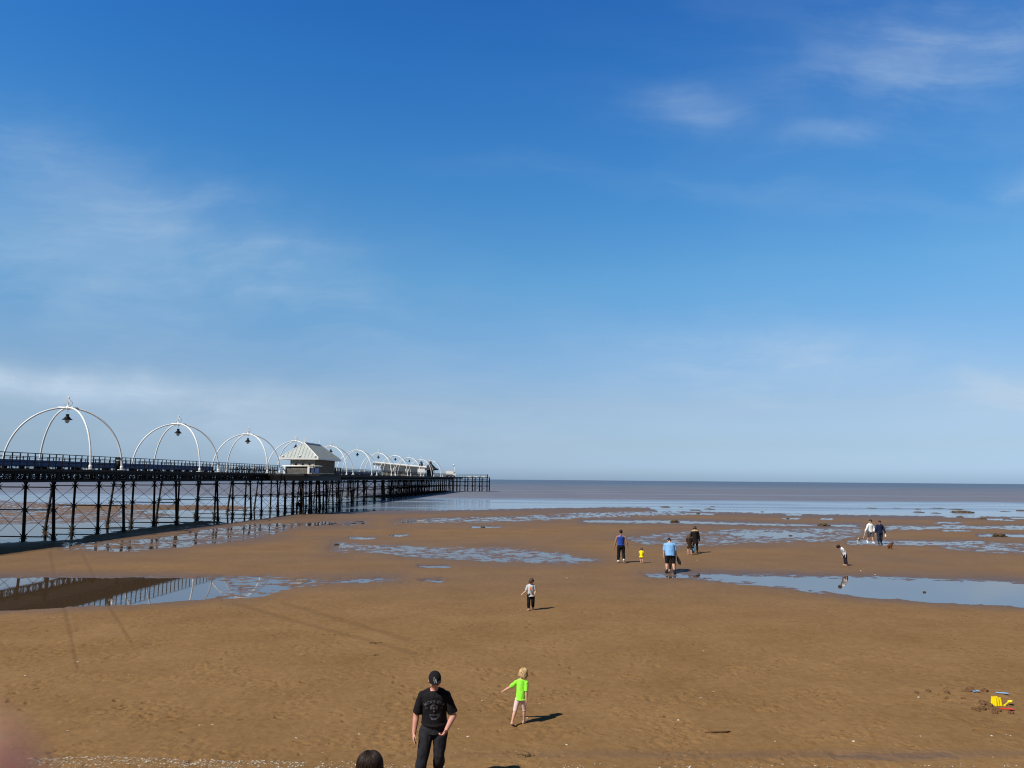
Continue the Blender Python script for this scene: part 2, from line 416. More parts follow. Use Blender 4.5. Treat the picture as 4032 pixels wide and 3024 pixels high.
# outlines of the pools, flats and banks as they lie on the beach: (strength, soft edge, outline)
POOLS = [
 (1.25, 5, [(2640, 2264), (2900, 2267), (3150, 2273), (3300, 2279), (3450, 2281), (3700, 2288), (4032, 2297), (4700, 2312), (4700, 2440), (4032, 2391), (3700, 2372), (3450, 2356), (3300, 2338), (3130, 2314), (2900, 2284)]),
 (.52, 7, [(2540, 2259), (2760, 2260), (3150, 2266), (3600, 2276), (4032, 2290), (4032, 2300), (3300, 2290), (3250, 2340), (3000, 2305), (2750, 2282), (2560, 2272)]),
 (1.3, 6, [(-900, 2278), (0, 2277), (300, 2277), (520, 2277), (700, 2279), (830, 2282), (900, 2290), (900, 2325), (830, 2352), (760, 2361), (620, 2372), (480, 2380), (300, 2390), (100, 2400), (0, 2403), (-900, 2440)]),
 (0.46, 7, [(800, 2277), (1000, 2273), (1180, 2275), (1350, 2281), (1500, 2284), (1560, 2287), (1500, 2291), (1320, 2297), (1150, 2312), (1040, 2345), (900, 2366), (840, 2340)]),
 (.50, 8, [(1330, 2140), (1500, 2150), (1700, 2158), (2000, 2158), (2200, 2180), (2350, 2208), (2200, 2220), (1900, 2208), (1650, 2194), (1450, 2174), (1310, 2172)]),
 (.47, 6, [(1590, 2046), (2000, 2034), (2300, 2021), (2640, 2012), (2720, 2014), (2640, 2028), (2300, 2040), (2000, 2054), (1560, 2060)]),
 (.85, 3, [(2300, 2049), (2640, 2051), (2821, 2057), (3075, 2065), (3200, 2068), (3370, 2067), (3370, 2073), (3075, 2069), (2821, 2063), (2640, 2060), (2300, 2055)]),
 (1.1, 2.5, [(1865, 2073), (1920, 2074), (1965, 2076), (1910, 2078), (1862, 2078)]),
 (0.9, 3, [(1550, 2108), (1600, 2107), (1605, 2111), (1550, 2112)]),
 (0.8, 3, [(1385, 2117), (1470, 2118), (1470, 2123), (1385, 2122)]),
 (0.95, 3, [(1645, 2228), (1760, 2230), (1758, 2236), (1650, 2234)]),
 (0.85, 3, [(1660, 2285), (1740, 2286), (1735, 2294), (1665, 2292)]),
 (.55, 4, [(1280, 2290), (1500, 2278), (1560, 2284), (1500, 2290), (1300, 2299)]),
 (.80, 5, [(2810, 2095), (2950, 2096), (3100, 2094), (3190, 2100), (3230, 2112), (3100, 2118), (2900, 2110)]),
 (.40, 8, [(2480, 2120), (2640, 2096), (2900, 2086), (3300, 2080), (3340, 2110), (3300, 2130), (2900, 2140), (2700, 2154), (2500, 2140)]),
 (.40, 6, [(3150, 2082), (3380, 2078), (3400, 2096), (3360, 2118), (3180, 2126)]),
 (.50, 4, [(3340, 2130), (3600, 2132), (3610, 2146), (3340, 2146)]),
 (.56, 4, [(3486, 2071), (3850, 2074), (4032, 2071), (4400, 2072), (4400, 2080), (4032, 2080), (3850, 2082), (3486, 2088)]),
 (1.0, 2.5, [(3714, 2069), (3797, 2070), (3797, 2074), (3714, 2073)]),
 (0.95, 2.5, [(3714, 2087), (3823, 2089), (3823, 2092), (3714, 2091)]),
 (0.95, 2.5, [(3966, 2081), (4200, 2082), (4200, 2086), (3966, 2085)]),
 (.56, 4, [(3457, 2131), (3743, 2132), (3870, 2133), (3875, 2139), (3743, 2148), (3457, 2146)]),
 (.36, 7, [(3690, 2146), (3900, 2140), (4200, 2140), (4200, 2182), (3900, 2178), (3720, 2160)]),
 (1.1, 2.5, [(3858, 2106), (3960, 2106), (4200, 2106), (4200, 2115), (3960, 2114), (3858, 2112)]),
 (1.0, 2.5, [(3723, 2032), (3857, 2034), (3857, 2038), (3723, 2037)]),
 (1.0, 2.5, [(3886, 2043), (3945, 2044), (3945, 2048), (3886, 2047)]),
 (1.0, 2.5, [(3957, 2048), (3991, 2048), (3991, 2051), (3957, 2051)]),
 (1.0, 2.5, [(3983, 2039), (4300, 2040), (4300, 2044), (3983, 2043)]),
 (1.0, 2.5, [(3688, 2056), (3776, 2057), (3776, 2061), (3688, 2060)]),
 (1.0, 2.5, [(2698, 2021), (2809, 2022), (2809, 2026), (2698, 2025)]),
 (.44, 4, [(2580, 2012), (2700, 2014), (2710, 2026), (2580, 2027)]),
 (1.0, 2.5, [(2967, 2017), (3040, 2017), (3040, 2021), (2967, 2020)]),
 (1.0, 2.5, [(3094, 2025), (3154, 2025), (3154, 2029), (3094, 2028)]),
 (1.0, 2.5, [(3084, 2041), (3146, 2041), (3146, 2045), (3084, 2044)]),
 (1.0, 2.5, [(3233, 2042), (3274, 2042), (3274, 2046), (3233, 2045)]),
 (0.50, 10, [(3300, 2984), (3720, 2986), (3760, 3000), (3320, 3000)]),
 (.50, 6, [(2560, 2261), (2790, 2260), (2800, 2275), (2580, 2276)]),
 (.52, 7, [(240, 2140), (500, 2132), (680, 2112), (820, 2082), (1000, 2064), (1300, 2056), (1430, 2055), (1430, 2063), (1150, 2076), (1080, 2105), (900, 2135), (700, 2158), (450, 2172), (250, 2162)]),
 (1.3, 4, [(-900, 1900), (4900, 1900), (4900, 2042), (4032, 2033), (3800, 2030), (3400, 2027), (3200, 2023), (2950, 2016), (2770, 2013), (2600, 2011), (2550, 1996), (2400, 1995), (2250, 1998), (2100, 2000), (1900, 2005), (1400, 2012), (1300, 2017), (1150, 2024), (930, 2054), (620, 2086), (300, 2122), (0, 2138), (-900, 2190)]),
]
BANKS = [
 (0.95, 6, [(300, 1986), (600, 1987), (930, 1991), (1010, 2000), (930, 2008), (600, 2010), (300, 2006)]),
 (0.72, 9, [(-900, 1972), (0, 1970), (300, 1984), (560, 2008), (700, 2030), (520, 2050), (250, 2062), (0, 2066), (-900, 2080)]),
 (0.9, 5, [(330, 2112), (620, 2072), (800, 2050), (880, 2056), (600, 2092), (330, 2128)]),
]

def poly_sd(px, py, pts, ys=3.0):
    """Signed distance inside an outline, with depth stretched."""
    P = np.array(pts, float); P = P * (1, ys)
    y = py * ys
    d2 = np.full(px.shape, 1e18); ins = np.zeros(px.shape, bool)
    for i in range(len(P)):
        a, b = P[i], P[(i + 1) % len(P)]
        e = b - a
        t = np.clip(((px - a[0]) * e[0] + (y - a[1]) * e[1]) / (e @ e), 0, 1)
        d2 = np.minimum(d2, (px - a[0] - t * e[0]) ** 2 + (y - a[1] - t * e[1]) ** 2)
        if e[1] != 0:
            c = ((a[1] > y) != (b[1] > y)) & (px < (b[0] - a[0]) * (y - a[1]) / e[1] + a[0])
            ins ^= c
    d = np.sqrt(d2)
    return np.where(ins, d, -d) / ys

def layer(px, py, soft_mul=1.0):
    W = np.zeros(px.shape); WW = np.zeros(px.shape)
    for lst, sign in ((POOLS, 1), (BANKS, -1)):
        for s, e, pts in lst:
            P = np.array(pts); mg = 60 + e * 6
            idx = np.where((px > P[:, 0].min() - mg * 3) & (px < P[:, 0].max() + mg * 3) & (py > P[:, 1].min() - mg) & (py < P[:, 1].max() + mg))[0]
            if len(idx) == 0: continue
            d = poly_sd(px[idx], py[idx], pts)
            k = sm(-e * 1.3, e * 0.8, d)
            if sign > 0:
                W[idx] = np.maximum(W[idx], s * k)
                WW[idx] = np.maximum(WW[idx], min(1, s) * sm(-min(34, max(6, 0.9 * (P[:, 1].max() - P[:, 1].min()))) - e, e, d))
            else:
                W[idx] = np.minimum(W[idx], W[idx] * (1 - k) + k * (1 - s))
                WW[idx] = np.minimum(WW[idx], 1 - 0.7 * k)
    return W, WW

TRACKS = [[(922, 2378), (1150, 2448), (1414, 2516), (1640, 2580)], [(1114, 2378), (1340, 2444), (1614, 2524)], [(200, 2178), (222, 2300), (262, 2420), (307, 2640)], [(330, 2190), (437, 2400), (522, 2540)]]

TRAILS = [[(-80, 2596), (130, 2566), (470, 2556), (840, 2566)], [(60, 2552), (420, 2540), (760, 2548)], [(-40, 2480), (240, 2488), (420, 2470)], [(420, 2768), (600, 2840), (760, 2842)], [(860, 2400), (1040, 2432), (1300, 2420)],
  [(1010, 2690), (1200, 2700), (1430, 2720), (1700, 2700)], [(1050, 2830), (1260, 2806), (1480, 2840)], [(1090, 2500), (1500, 2590), (1900, 2640), (2040, 2860)], [(2090, 2415), (2080, 2520), (2300, 2700)], [(2560, 2760), (2800, 2735), (3000, 2745)],
  [(3560, 2740), (3700, 2736), (3840, 2748)], [(3700, 2882), (3830, 2886), (3960, 2880)], [(2450, 2640), (2700, 2650), (2900, 2620)], [(1850, 2990), (2050, 2960), (2240, 2920)], [(3100, 2820), (3180, 2850), (3330, 2830)], [(300, 2860), (120, 2820), (20, 2740)], [(1720, 3010), (1690, 2900), (1640, 2780), (1500, 2640)]]
_fr = random.Random(23); PRINTS = []
for _pts in TRAILS:
    _g = [ground(*p) for p in _pts]; _side = 1
    for _a, _b in zip(_g[:-1], _g[1:]):
        _d = _b - _a; _l = _d.length; _d.normalize(); _s = _fr.uniform(0, .4)
        while _s < _l:
            if _fr.random() < .72:
                _q = _a + _d * _s + Vector((-_d.y, _d.x, 0)) * (_side * .09 + _fr.uniform(-.06, .06)); _an = math.atan2(_d.y, _d.x) + _fr.uniform(-.35, .35)
                PRINTS.append((_q.x, _q.y, math.cos(_an), math.sin(_an), _fr.uniform(.10, .15), _fr.uniform(.04, .06), _fr.uniform(.45, 1.0)))
            _side = -_side; _s += _fr.uniform(.38, .62)
for _k in range(220):
    _q = ground(_fr.uniform(-50, 4080), 2420 + 590 * _fr.random()); _an = _fr.uniform(0, 6.28)
    PRINTS.append((_q.x, _q.y, math.cos(_an), math.sin(_an), _fr.uniform(.04, .12), _fr.uniform(.025, .05), _fr.uniform(.3, .9)))

def sand_height(X, Y):
    px, py = project(X, Y, 0.0)
    W, WW = layer(px + 16 * fbm(X / 1.3, Y / 2.2, 3, 61), py + np.clip(0.016 * (py - 1880), 1.2, 9) * fbm(X / 1.0, Y / 1.6, 4, 71))
    near = 1 - sm(16, 34, Y)
    n1 = fbm(X / 1.25, Y / 0.62, 4, 1)
    n2 = fbm(X / 0.50, Y / 0.34, 3, 5)
    e1 = fbm(X / 3.2, Y / 3.6, 3, 15)
    n0 = fbm(X / 9.0, Y / 7.0, 3, 9)
    h = 0.075 * (0.5 - W) + (0.050 * n1 + 0.045 * n2 + 0.022 * e1) * sm(0.02, 0.3, W) * (1 - 0.55 * sm(0.8, 1.2, W)) + 0.012 * n1 * (1 - sm(0.02, 0.3, W)) + 0.022 * n0 * (1 - np.clip(W, 0, 1))
    h = h + 0.02 * sm(30, 15, Y) + 0.012 * (W < 0.02)
    # trampled sand close to the wall: small pits and ridges
    pit = fbm(X / 0.16, Y / 0.16, 3, 21)
    patch = sm(0.0, 0.5, fbm(X / 1.7, Y / 1.3, 3, 31) + 0.15)
    h = h + (0.25 + 0.75 * patch) * (0.008 + 0.014 * near) * pit * (1 - sm(30, 60, Y)) * (1 - np.clip(W * 1.5, 0, 1))
    foot = np.minimum(0, perlin(X / 0.34, Y / 0.30, 41) + 0.30)
    h = h + 0.085 * foot * (0.2 + patch) * (1 - sm(26, 48, Y)) * (1 - np.clip(W * 1.5, 0, 1))
    prt = np.zeros(X.shape)
    if X.size > 50000:
        idx = np.where((Y < 36) & (np.abs(X) < 26))[0]
        xs, ys = X[idx], Y[idx]; d_ = np.zeros(idx.size)
        wob = 0.03 * fbm(xs / 0.12, ys / 0.12, 2, 91)
        for fx, fy, ca, sa, ln, wd, dp in PRINTS:
            j = np.where((np.abs(xs - fx) < .3) & (np.abs(ys - fy) < .3))[0]
            if j.size == 0: continue
            dx, dy = xs[j] - fx, ys[j] - fy
            e_ = ((dx * ca + dy * sa) / ln) ** 2 + ((-dx * sa + dy * ca) / wd) ** 2
            d_[j] = np.maximum(d_[j], dp * (1 - sm(0.5, 1.2, e_ + 6 * wob[j])))
        prt[idx] = d_
    h = h - 0.03 * prt
    tr = np.zeros(X.shape)
    for pts in TRACKS:
        dmin = np.full(X.shape, 1e9)
        for a, b in zip(pts[:-1], pts[1:]):
            dx, dy = b[0] - a[0], b[1] - a[1]
            t = np.clip(((px - a[0]) * dx + (py - a[1]) * dy) / (dx * dx + dy * dy), 0, 1)
            dmin = np.minimum(dmin, np.hypot(px - a[0] - t * dx, py - a[1] - t * dy))
        tr = np.maximum(tr, 1 - sm(3, 12, dmin + 4 * fbm(X / 0.6, Y / 0.6, 2, 77)))
    return h - 0.008 * tr, W, WW, np.maximum(tr, 1.9 * prt), patch

def ground_z(x, y):
    h = sand_height(np.array([float(x)]), np.array([float(y)]))[0][0]
    return float(max(h, 0.0))

NR, NC = 900, 1300
q = np.linspace(4.7 * F_PX / 11.0, 4.7 * F_PX / 190.0, NR)
Yr = 4.7 * F_PX / q
Tc = np.linspace(-0.92, 0.92, NC)
YY, TT = np.meshgrid(Yr, Tc, indexing='ij')
XX = TT * YY
Hh, Wt, WWt, Trk, Pat = sand_height(XX.ravel(), YY.ravel())
me = bpy.data.meshes.new('beach_sand')
i0 = (np.arange(NR - 1)[:, None] * NC + np.arange(NC - 1)[None, :]).ravel()
quads = np.stack([i0, i0 + 1, i0 + 1 + NC, i0 + NC], 1)
# the rest of the beach, out of the picture: plain fields around the fine sheet
zs = 0.03
extra = np.array([(-11 * .92, 11, zs), (11 * .92, 11, zs), (190 * .92, 190, -0.08), (-190 * .92, 190, -0.08), (-260, -40, .4), (260, -40, .4), (-260, 190, -.3), (260, 190, -.3)])
co = np.concatenate([np.stack([XX.ravel(), YY.ravel(), Hh], 1), extra])
b = NR * NC
eq = np.array([(b + 4, b + 5, b + 1, b + 0), (b + 5, b + 7, b + 2, b + 1), (b + 6, b + 4, b + 0, b + 3)])
allq = np.concatenate([quads, eq])
me.vertices.add(len(co)); me.vertices.foreach_set('co', co.ravel())
me.loops.add(allq.size); me.loops.foreach_set('vertex_index', allq.ravel().astype(np.int32))
me.polygons.add(len(allq)); me.polygons.foreach_set('loop_start', np.arange(0, allq.size, 4, dtype=np.int32))
me.polygons.foreach_set('use_smooth', np.ones(len(allq), bool))
me.update(calc_edges=True)
def vattr(name, arr, fill=0.0):
    at_ = me.attributes.new(name, 'FLOAT', 'POINT')
    at_.data.foreach_set('value', np.concatenate([arr, np.full(len(extra), fill)]).astype(np.float32))
wet = np.clip(np.maximum(0.85 * WWt, 0.75 * (1 - sm(0.0, 0.03, Hh)) * (WWt > 0.02)) + 0.0, 0, 1)
wet = np.clip(wet + 0.42 * sm(22, 42, YY.ravel()) * (0.7 + 0.6 * fbm(XX.ravel() / 14, YY.ravel() / 9, 3, 51)), 0, 1)
strip = np.clip(1 - np.abs(project(XX.ravel(), YY.ravel(), 0.0)[1] - 2986) / 26, 0, 1) * sm(-3.5, 3, XX.ravel())
wet = np.clip(wet + 0.4 * strip, 0, 1)
vattr('film', np.clip((1 - sm(0.0, 0.016, Hh)) * (WWt > 0.05), 0, 1)); vattr('wet', wet); vattr('track', Trk); vattr('patch', Pat)
m, nt, bs = nt_new('beach_sand')
tc = N(nt, 'ShaderNodeTexCoord'); O = tc.outputs['Object']
aw = N(nt, 'ShaderNodeAttribute', attribute_name='wet').outputs['Fac']
atr = N(nt, 'ShaderNodeAttribute', attribute_name='track').outputs['Fac']
apt = N(nt, 'ShaderNodeAttribute', attribute_name='patch').outputs['Fac']
n1 = noise_tex(nt, O, 0.35, 6, 0.6); n2 = noise_tex(nt, O, 5.0, 6, 0.65); n3 = noise_tex(nt, O, 70.0, 3, 0.6); n4 = noise_tex(nt, O, 11.0, 4, 0.6)
dry = ramp(nt, n1, [(0.32, SAND_A), (0.68, SAND_B)])
dry = mixc(nt, 0.85, dry, ramp(nt, n2, [(0.3, (0.80, 0.79, 0.77)), (0.55, (1, 1, 1)), (0.75, (1.12, 1.11, 1.10))]), 'MULTIPLY')
dry = mixc(nt, 0.6, dry, ramp(nt, n3, [(0.3, (0.84, 0.83, 0.82)), (0.7, (1.16, 1.16, 1.15))]), 'MULTIPLY')
# worm casts and heel marks
n5 = noise_tex(nt, mapped(nt, O, (1, 0.8, 1)), 3.4, 5, 0.7); n6 = noise_tex(nt, O, 34.0, 2, 0.5)
mark = math_(nt, 'MULTIPLY', sstep(nt, n4, 0.585, 0.68), math_(nt, 'ADD', 0.30, math_(nt, 'MULTIPLY', apt, 0.55)))
dry = mixc(nt, mark, dry, (0.105, 0.057, 0.020))
dry = mixc(nt, math_(nt, 'MULTIPLY', sstep(nt, n5, 0.65, 0.72), 0.40), dry, (0.085, 0.045, 0.016))
dry = mixc(nt, math_(nt, 'MULTIPLY', sstep(nt, n6, 0.71, 0.75), 0.55), dry, (0.50, 0.40, 0.29))
dry = mixc(nt, math_(nt, 'MULTIPLY', atr, 0.27, clamp=True), dry, (0.105, 0.058, 0.024))  # tracks darker; footprint hollows get shade painted into the colour
col = mixc(nt, aw, dry, SAND_WET_SHEEN)  # damp sand is darker; its mauve cast paints in a sky sheen
L(nt, col, bs.inputs['Base Color'])
rg = N(nt, 'ShaderNodeMapRange'); L(nt, aw, rg.inputs[0]); rg.inputs[3].default_value = 0.92; rg.inputs[4].default_value = 0.50
afl = N(nt, 'ShaderNodeAttribute', attribute_name='film').outputs['Fac']
rf = N(nt, 'ShaderNodeMix'); L(nt, afl, rf.inputs[0]); L(nt, rg.outputs[0], rf.inputs[2]); rf.inputs[3].default_value = 0.16
L(nt, rf.outputs[0], bs.inputs['Roughness'])
sg = N(nt, 'ShaderNodeMapRange'); L(nt, aw, sg.inputs[0]); sg.inputs[3].default_value = 0.06; sg.inputs[4].default_value = 0.12
L(nt, math_(nt, 'ADD', sg.outputs[0], math_(nt, 'MULTIPLY', afl, 0.55)), bs.inputs['Specular IOR Level'])
bp = N(nt, 'ShaderNodeBump'); bp.inputs['Strength'].default_value = 0.55; bp.inputs['Distance'].default_value = 0.02
L(nt, math_(nt, 'ADD', math_(nt, 'MULTIPLY', n3, 0.35), n4), bp.inputs['Height']); L(nt, bp.outputs[0], bs.inputs['Normal'])
me.materials.append(m)
tag(link(bpy.data.objects.new('beach_sand', me)), kind='structure')

# still water: clear shallow pools near the wall, muddy sea farther out
m, nt, bs = nt_new('sea_water')
tc = N(nt, 'ShaderNodeTexCoord'); O = tc.outputs['Object']
sp = N(nt, 'ShaderNodeSeparateXYZ'); L(nt, O, sp.inputs[0])
yv, xv = sp.outputs[1], sp.outputs[0]
wob = noise_tex(nt, mapped(nt, O, (0.012, 0.035, 1)), 1.0, 5, 0.6)
yy = math_(nt, 'ADD', yv, math_(nt, 'MULTIPLY', math_(nt, 'ADD', wob, -0.5), 60.0))
edge = math_(nt, 'ADD', yy, math_(nt, 'MULTIPLY', xv, SEA_TILT))
rough_sea = sstep(nt, edge, SEA_CALM[0], SEA_CALM[1])
streak = noise_tex(nt, mapped(nt, O, (0.010, 0.10, 1)), 1.0, 5, 0.65)
band = math_(nt, 'MULTIPLY', sstep(nt, streak, 0.50, 0.60), math_(nt, 'MULTIPLY', sstep(nt, yv, 112, 135), 0.42))
far_streak = math_(nt, 'MULTIPLY', sstep(nt, noise_tex(nt, mapped(nt, O, (0.004, 0.03, 1)), 1.0, 4, 0.6), 0.56, 0.66), 0.25)
k = math_(nt, 'MAXIMUM', math_(nt, 'SUBTRACT', rough_sea, math_(nt, 'MULTIPLY', far_streak, rough_sea)), band)
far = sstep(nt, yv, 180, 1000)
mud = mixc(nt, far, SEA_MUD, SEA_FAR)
nm = noise_tex(nt, mapped(nt, O, (0.05, 0.012, 1)), 1.0, 6, 0.6)
mud = mixc(nt, 0.7, mud, ramp(nt, nm, [(0.3, (0.86, 0.86, 0.87)), (0.7, (1.12, 1.12, 1.12))]), 'MULTIPLY')
shal_sheen = mixc(nt, sstep(nt, yv, 88, 125), (0.080, 0.050, 0.027), (0.19, 0.23, 0.29))  # brown pool bed; paler blue farther out paints in the sky's reflection
L(nt, mixc(nt, k, shal_sheen, mud), bs.inputs['Base Color'])
mr = N(nt, 'ShaderNodeMapRange'); L(nt, k, mr.inputs[0]); mr.inputs[3].default_value = 0.015; mr.inputs[4].default_value = 0.55
fy = sstep(nt, yv, 84, 122)
L(nt, math_(nt, 'ADD', mr.outputs[0], math_(nt, 'MULTIPLY', fy, 0.10)), bs.inputs['Roughness'])
ms = N(nt, 'ShaderNodeMapRange'); L(nt, k, ms.inputs[0]); ms.inputs[3].default_value = 1.0; ms.inputs[4].default_value = SEA_SPEC
L(nt, ms.outputs[0], bs.inputs['Specular IOR Level'])
bs.inputs['IOR'].default_value = 3.0
bp = N(nt, 'ShaderNodeBump'); bp.inputs['Distance'].default_value = 0.05
wv = noise_tex(nt, mapped(nt, O, (1.0, 1.6, 1)), 1.6, 4, 0.6)
L(nt, wv, bp.inputs['Height'])
mb = N(nt, 'ShaderNodeMapRange'); L(nt, k, mb.inputs[0]); mb.inputs[3].default_value = 0.012; mb.inputs[4].default_value = 0.8
L(nt, math_(nt, 'ADD', mb.outputs[0], math_(nt, 'MULTIPLY', fy, 0.16)), bp.inputs['Strength']); L(nt, bp.outputs[0], bs.inputs['Normal'])
RH = 3900.0
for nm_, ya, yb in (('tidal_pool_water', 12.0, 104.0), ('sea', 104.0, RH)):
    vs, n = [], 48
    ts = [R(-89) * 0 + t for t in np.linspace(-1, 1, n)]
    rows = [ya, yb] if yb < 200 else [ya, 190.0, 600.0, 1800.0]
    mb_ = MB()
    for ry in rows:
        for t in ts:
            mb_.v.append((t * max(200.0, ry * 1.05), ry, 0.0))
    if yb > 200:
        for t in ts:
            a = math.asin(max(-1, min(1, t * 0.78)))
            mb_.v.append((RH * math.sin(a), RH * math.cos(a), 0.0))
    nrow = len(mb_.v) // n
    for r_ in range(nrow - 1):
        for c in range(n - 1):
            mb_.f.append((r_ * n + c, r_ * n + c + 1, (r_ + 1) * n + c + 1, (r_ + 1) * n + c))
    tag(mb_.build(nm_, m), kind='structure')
# ------------------------------------------------------------------ the pier: v = across (towards the sea wall is negative), u = along
TH = math.atan(0.05545)
def P(v, u, z=0.0):
    return Vector((v * math.cos(TH) + u * math.sin(TH), -v * math.sin(TH) + u * math.cos(TH), z))

DECK = 5.12
BAY = 9.17
U0 = 54.87
NEAR, FAR = -36.05, -42.85
pier = tag(empty('pier', (0, 0, 0), -TH), 'long black iron pier on raked columns running out to sea', 'pier')

def u_of(i): return U0 + BAY * i
BAYS = list(range(-2, 24))
U_END = u_of(24)

# deck timbers
b = MB()
b.box(((NEAR + FAR) / 2, (u_of(-2) + U_END) / 2, DECK - 0.09), (NEAR - FAR + 0.30, U_END - u_of(-2), 0.18))
b.build('deck', M['deck'], pier)
b = MB()   # wide head, seaward end
b.box((-47.35, (174 + 279) / 2, DECK - 0.10), (8.6, 105, 0.16))
b.build('deck', M['deck'], pier)

# one trestle: four raked columns, braces, tie rods and star collars
COLS = [(-36.35, -36.02), (-38.45, -38.28), (-40.52, -40.5), (-42.45, -42.85)]
LV = [3.80, 2.17, 0.25]
def cpos(c, z):
    t = (4.2 - z) / 4.2
    return c[0] + (c[1] - c[0]) * t
def column_mesh(c):
    b = MB()
    zs = [4.18, 2.25, 2.2, 2.1, 2.05, 0.34, 0.28, -0.35]
    rs = [0.095, 0.095, 0.135, 0.135, 0.115, 0.115, 0.145, 0.155]
    b.tube([(cpos(c, z), 0, z) for z in zs], rs, n=10)
    b.tube([(cpos(c, 4.19), 0, 4.20), (cpos(c, 4.0), 0, 3.98)], [0.19, 0.09], n=10)
    for z in LV:
        b.ell((cpos(c, z), 0, z), (0.15, 0.15, 0.10), n=8, m=6)
    return b
def trestle_mesh(cols):
    b = MB()
    for z in LV:
        for c0, c1 in zip(cols[:-1], cols[1:]):
            b.box(((cpos(c0, z) + cpos(c1, z)) / 2, 0, z), (abs(cpos(c0, z) - cpos(c1, z)), 0.06, 0.085))
        for c in cols:      # gusset arms of the star collars
            x = cpos(c, z)
            for sx in (-1, 1):
                for sz in (-1, 1):
                    b.box((x + sx * 0.20, 0, z + sz * 0.11), (0.22, 0.05, 0.045), Matrix.Rotation(-sx * sz * R(38), 3, 'Y'))
    for (za, zb) in ((LV[0], LV[1]), (LV[1], LV[2])):
        for c0, c1 in zip(cols[:-1], cols[1:]):
            b.tube([(cpos(c0, za), 0.02, za), (cpos(c1, zb), 0.02, zb)], 0.017, n=5, cap=False)
            b.tube([(cpos(c0, zb), -0.02, zb), (cpos(c1, za), -0.02, za)], 0.017, n=5, cap=False)
    return b
tm, cms = None, []
for i in BAYS + [24]:
    if tm is None:
        t = trestle_mesh(COLS).build('trestle', M['iron'], pier)
        tm = t.data
        for c in COLS:
            o = column_mesh(c).build('column', M['iron_rust'], t, True); cms.append(o.data)
    else:
        t = link(bpy.data.objects.new('trestle', tm), pier)
        for cm in cms: link(bpy.data.objects.new('column', cm), t)
    t.location = (0, u_of(i), 0)
# extra rows carrying the wide head
HC = [(-44.9, -44.95), (-47.2, -47.2), (-49.4, -49.4), (-51.6, -51.7)]
hm, hcm = None, []
for k in range(12):
    u = 176 + k * BAY
    if hm is None:
        t = trestle_mesh(HC).build('trestle', M['iron'], pier); hm = t.data
        for c in HC: hcm.append(column_mesh(c).build('column', M['iron_rust'], t, True).data)
    else:
        t = link(bpy.data.objects.new('trestle', hm), pier)
        for cm in hcm: link(bpy.data.objects.new('column', cm), t)
    t.location = (0, u, 0)
# short rows half way between the main ones near the head
for k in range(10):
    u = u_of(14) + BAY / 2 + k * BAY
    t = link(bpy.data.objects.new('trestle', tm), pier); t.location = (0, u, 0)
    for cm in cms[:2]: link(bpy.data.objects.new('column', cm), t)

# outrigger rows carrying the shelter platform
OC = [(-31.45, -31.2), (-33.7, -33.62)]
om, ocm = None, []
for k in range(6):
    if om is None:
        t = trestle_mesh(OC).build('trestle', M['iron'], pier); om = t.data
        for c in OC: ocm.append(column_mesh(c).build('column', M['iron_rust'], t, True).data)
    else:
        t = link(bpy.data.objects.new('trestle', om), pier)
        for cm in ocm: link(bpy.data.objects.new('column', cm), t)
    t.location = (0, 96.2 + 3.25 * k, 0)
for v in (-31.35, -33.7):
    b = MB(); b.box((v, 104.1, 4.52), (0.16, 17.4, 0.62)); b.build('platform_beam', M['iron'], pier)
b = MB(); b.box((-33.6, 95.6, 4.52), (4.6, 0.16, 0.62)); b.build('platform_beam', M['iron'], pier)

# pierced side girders with rosettes
def girder_mesh():
    b = MB()
    L_ = BAY
    b.box((0, L_ / 2, 4.885), (0.16, L_, 0.10)); b.box((0, L_ / 2, 4.235), (0.18, L_, 0.11))
    b.box((0.0, L_ / 2, 4.79), (0.07, L_, 0.10)); b.box((0.0, L_ / 2, 4.32), (0.07, L_, 0.07))
    n = 6
    for k in range(n + 1):
        b.box((0, L_ * k / n if k < n else L_ - 0.05, 4.56), (0.12, 0.20, 0.58))
    for k in range(n):
        c = Vector((0, L_ * (k + 0.5) / n, 4.55))
        for rr, w_ in ((0.23, 0.045), (0.09, 0.04)):
            m_ = 18
            for j in range(m_):
                a0, a1 = 2 * math.pi * j / m_, 2 * math.pi * (j + 1) / m_
                b.tube([c + Vector((0, math.cos(a0) * rr, math.sin(a0) * rr)), c + Vector((0, math.cos(a1) * rr, math.sin(a1) * rr))], w_, n=4, cap=False)
        for j in range(6):
            a0 = math.pi * j / 3 + 0.26
            b.tube([c + Vector((0, math.cos(a0) * 0.08, math.sin(a0) * 0.08)), c + Vector((0, math.cos(a0) * 0.36, math.sin(a0) * 0.30))], 0.032, n=4, cap=False)
        for sx in (-1, 1):
            for sz in (-1, 1):
                e = c + Vector((0, sx * 0.56, sz * 0.15))
                b.tube([e + Vector((0, 0.1 * math.cos(t), 0.085 * math.sin(t))) for t in np.linspace(0, 6.28, 9)], 0.032, n=4, cap=False)
                b.tube([c + Vector((0, sx * 0.68, sz * 0.28)), c + Vector((0, sx * 0.34, sz * 0.05))], 0.03, n=4, cap=False)
    return b
gmesh = girder_mesh().mesh('lattice_girder'); gmesh.materials.append(M['iron'])
b = MB()
for k in range(12):
    u = BAY * (k + 0.5) / 12
    b.box((0, u, DECK + 0.50), (0.055, 0.06, 1.04))
    b.box((0.03, u, DECK + 0.02), (0.14, 0.12, 0.07))
b.tube([(0, 0, DECK + 1.05), (0, BAY, DECK + 1.05)], 0.030, n=6)
for z in (0.72, 0.44, 0.19):
    b.tube([(0, 0, DECK + z), (0, BAY, DECK + z)], 0.019, n=6)
rmesh = b.mesh('railing'); rmesh.materials.append(M['iron'])
b = MB()
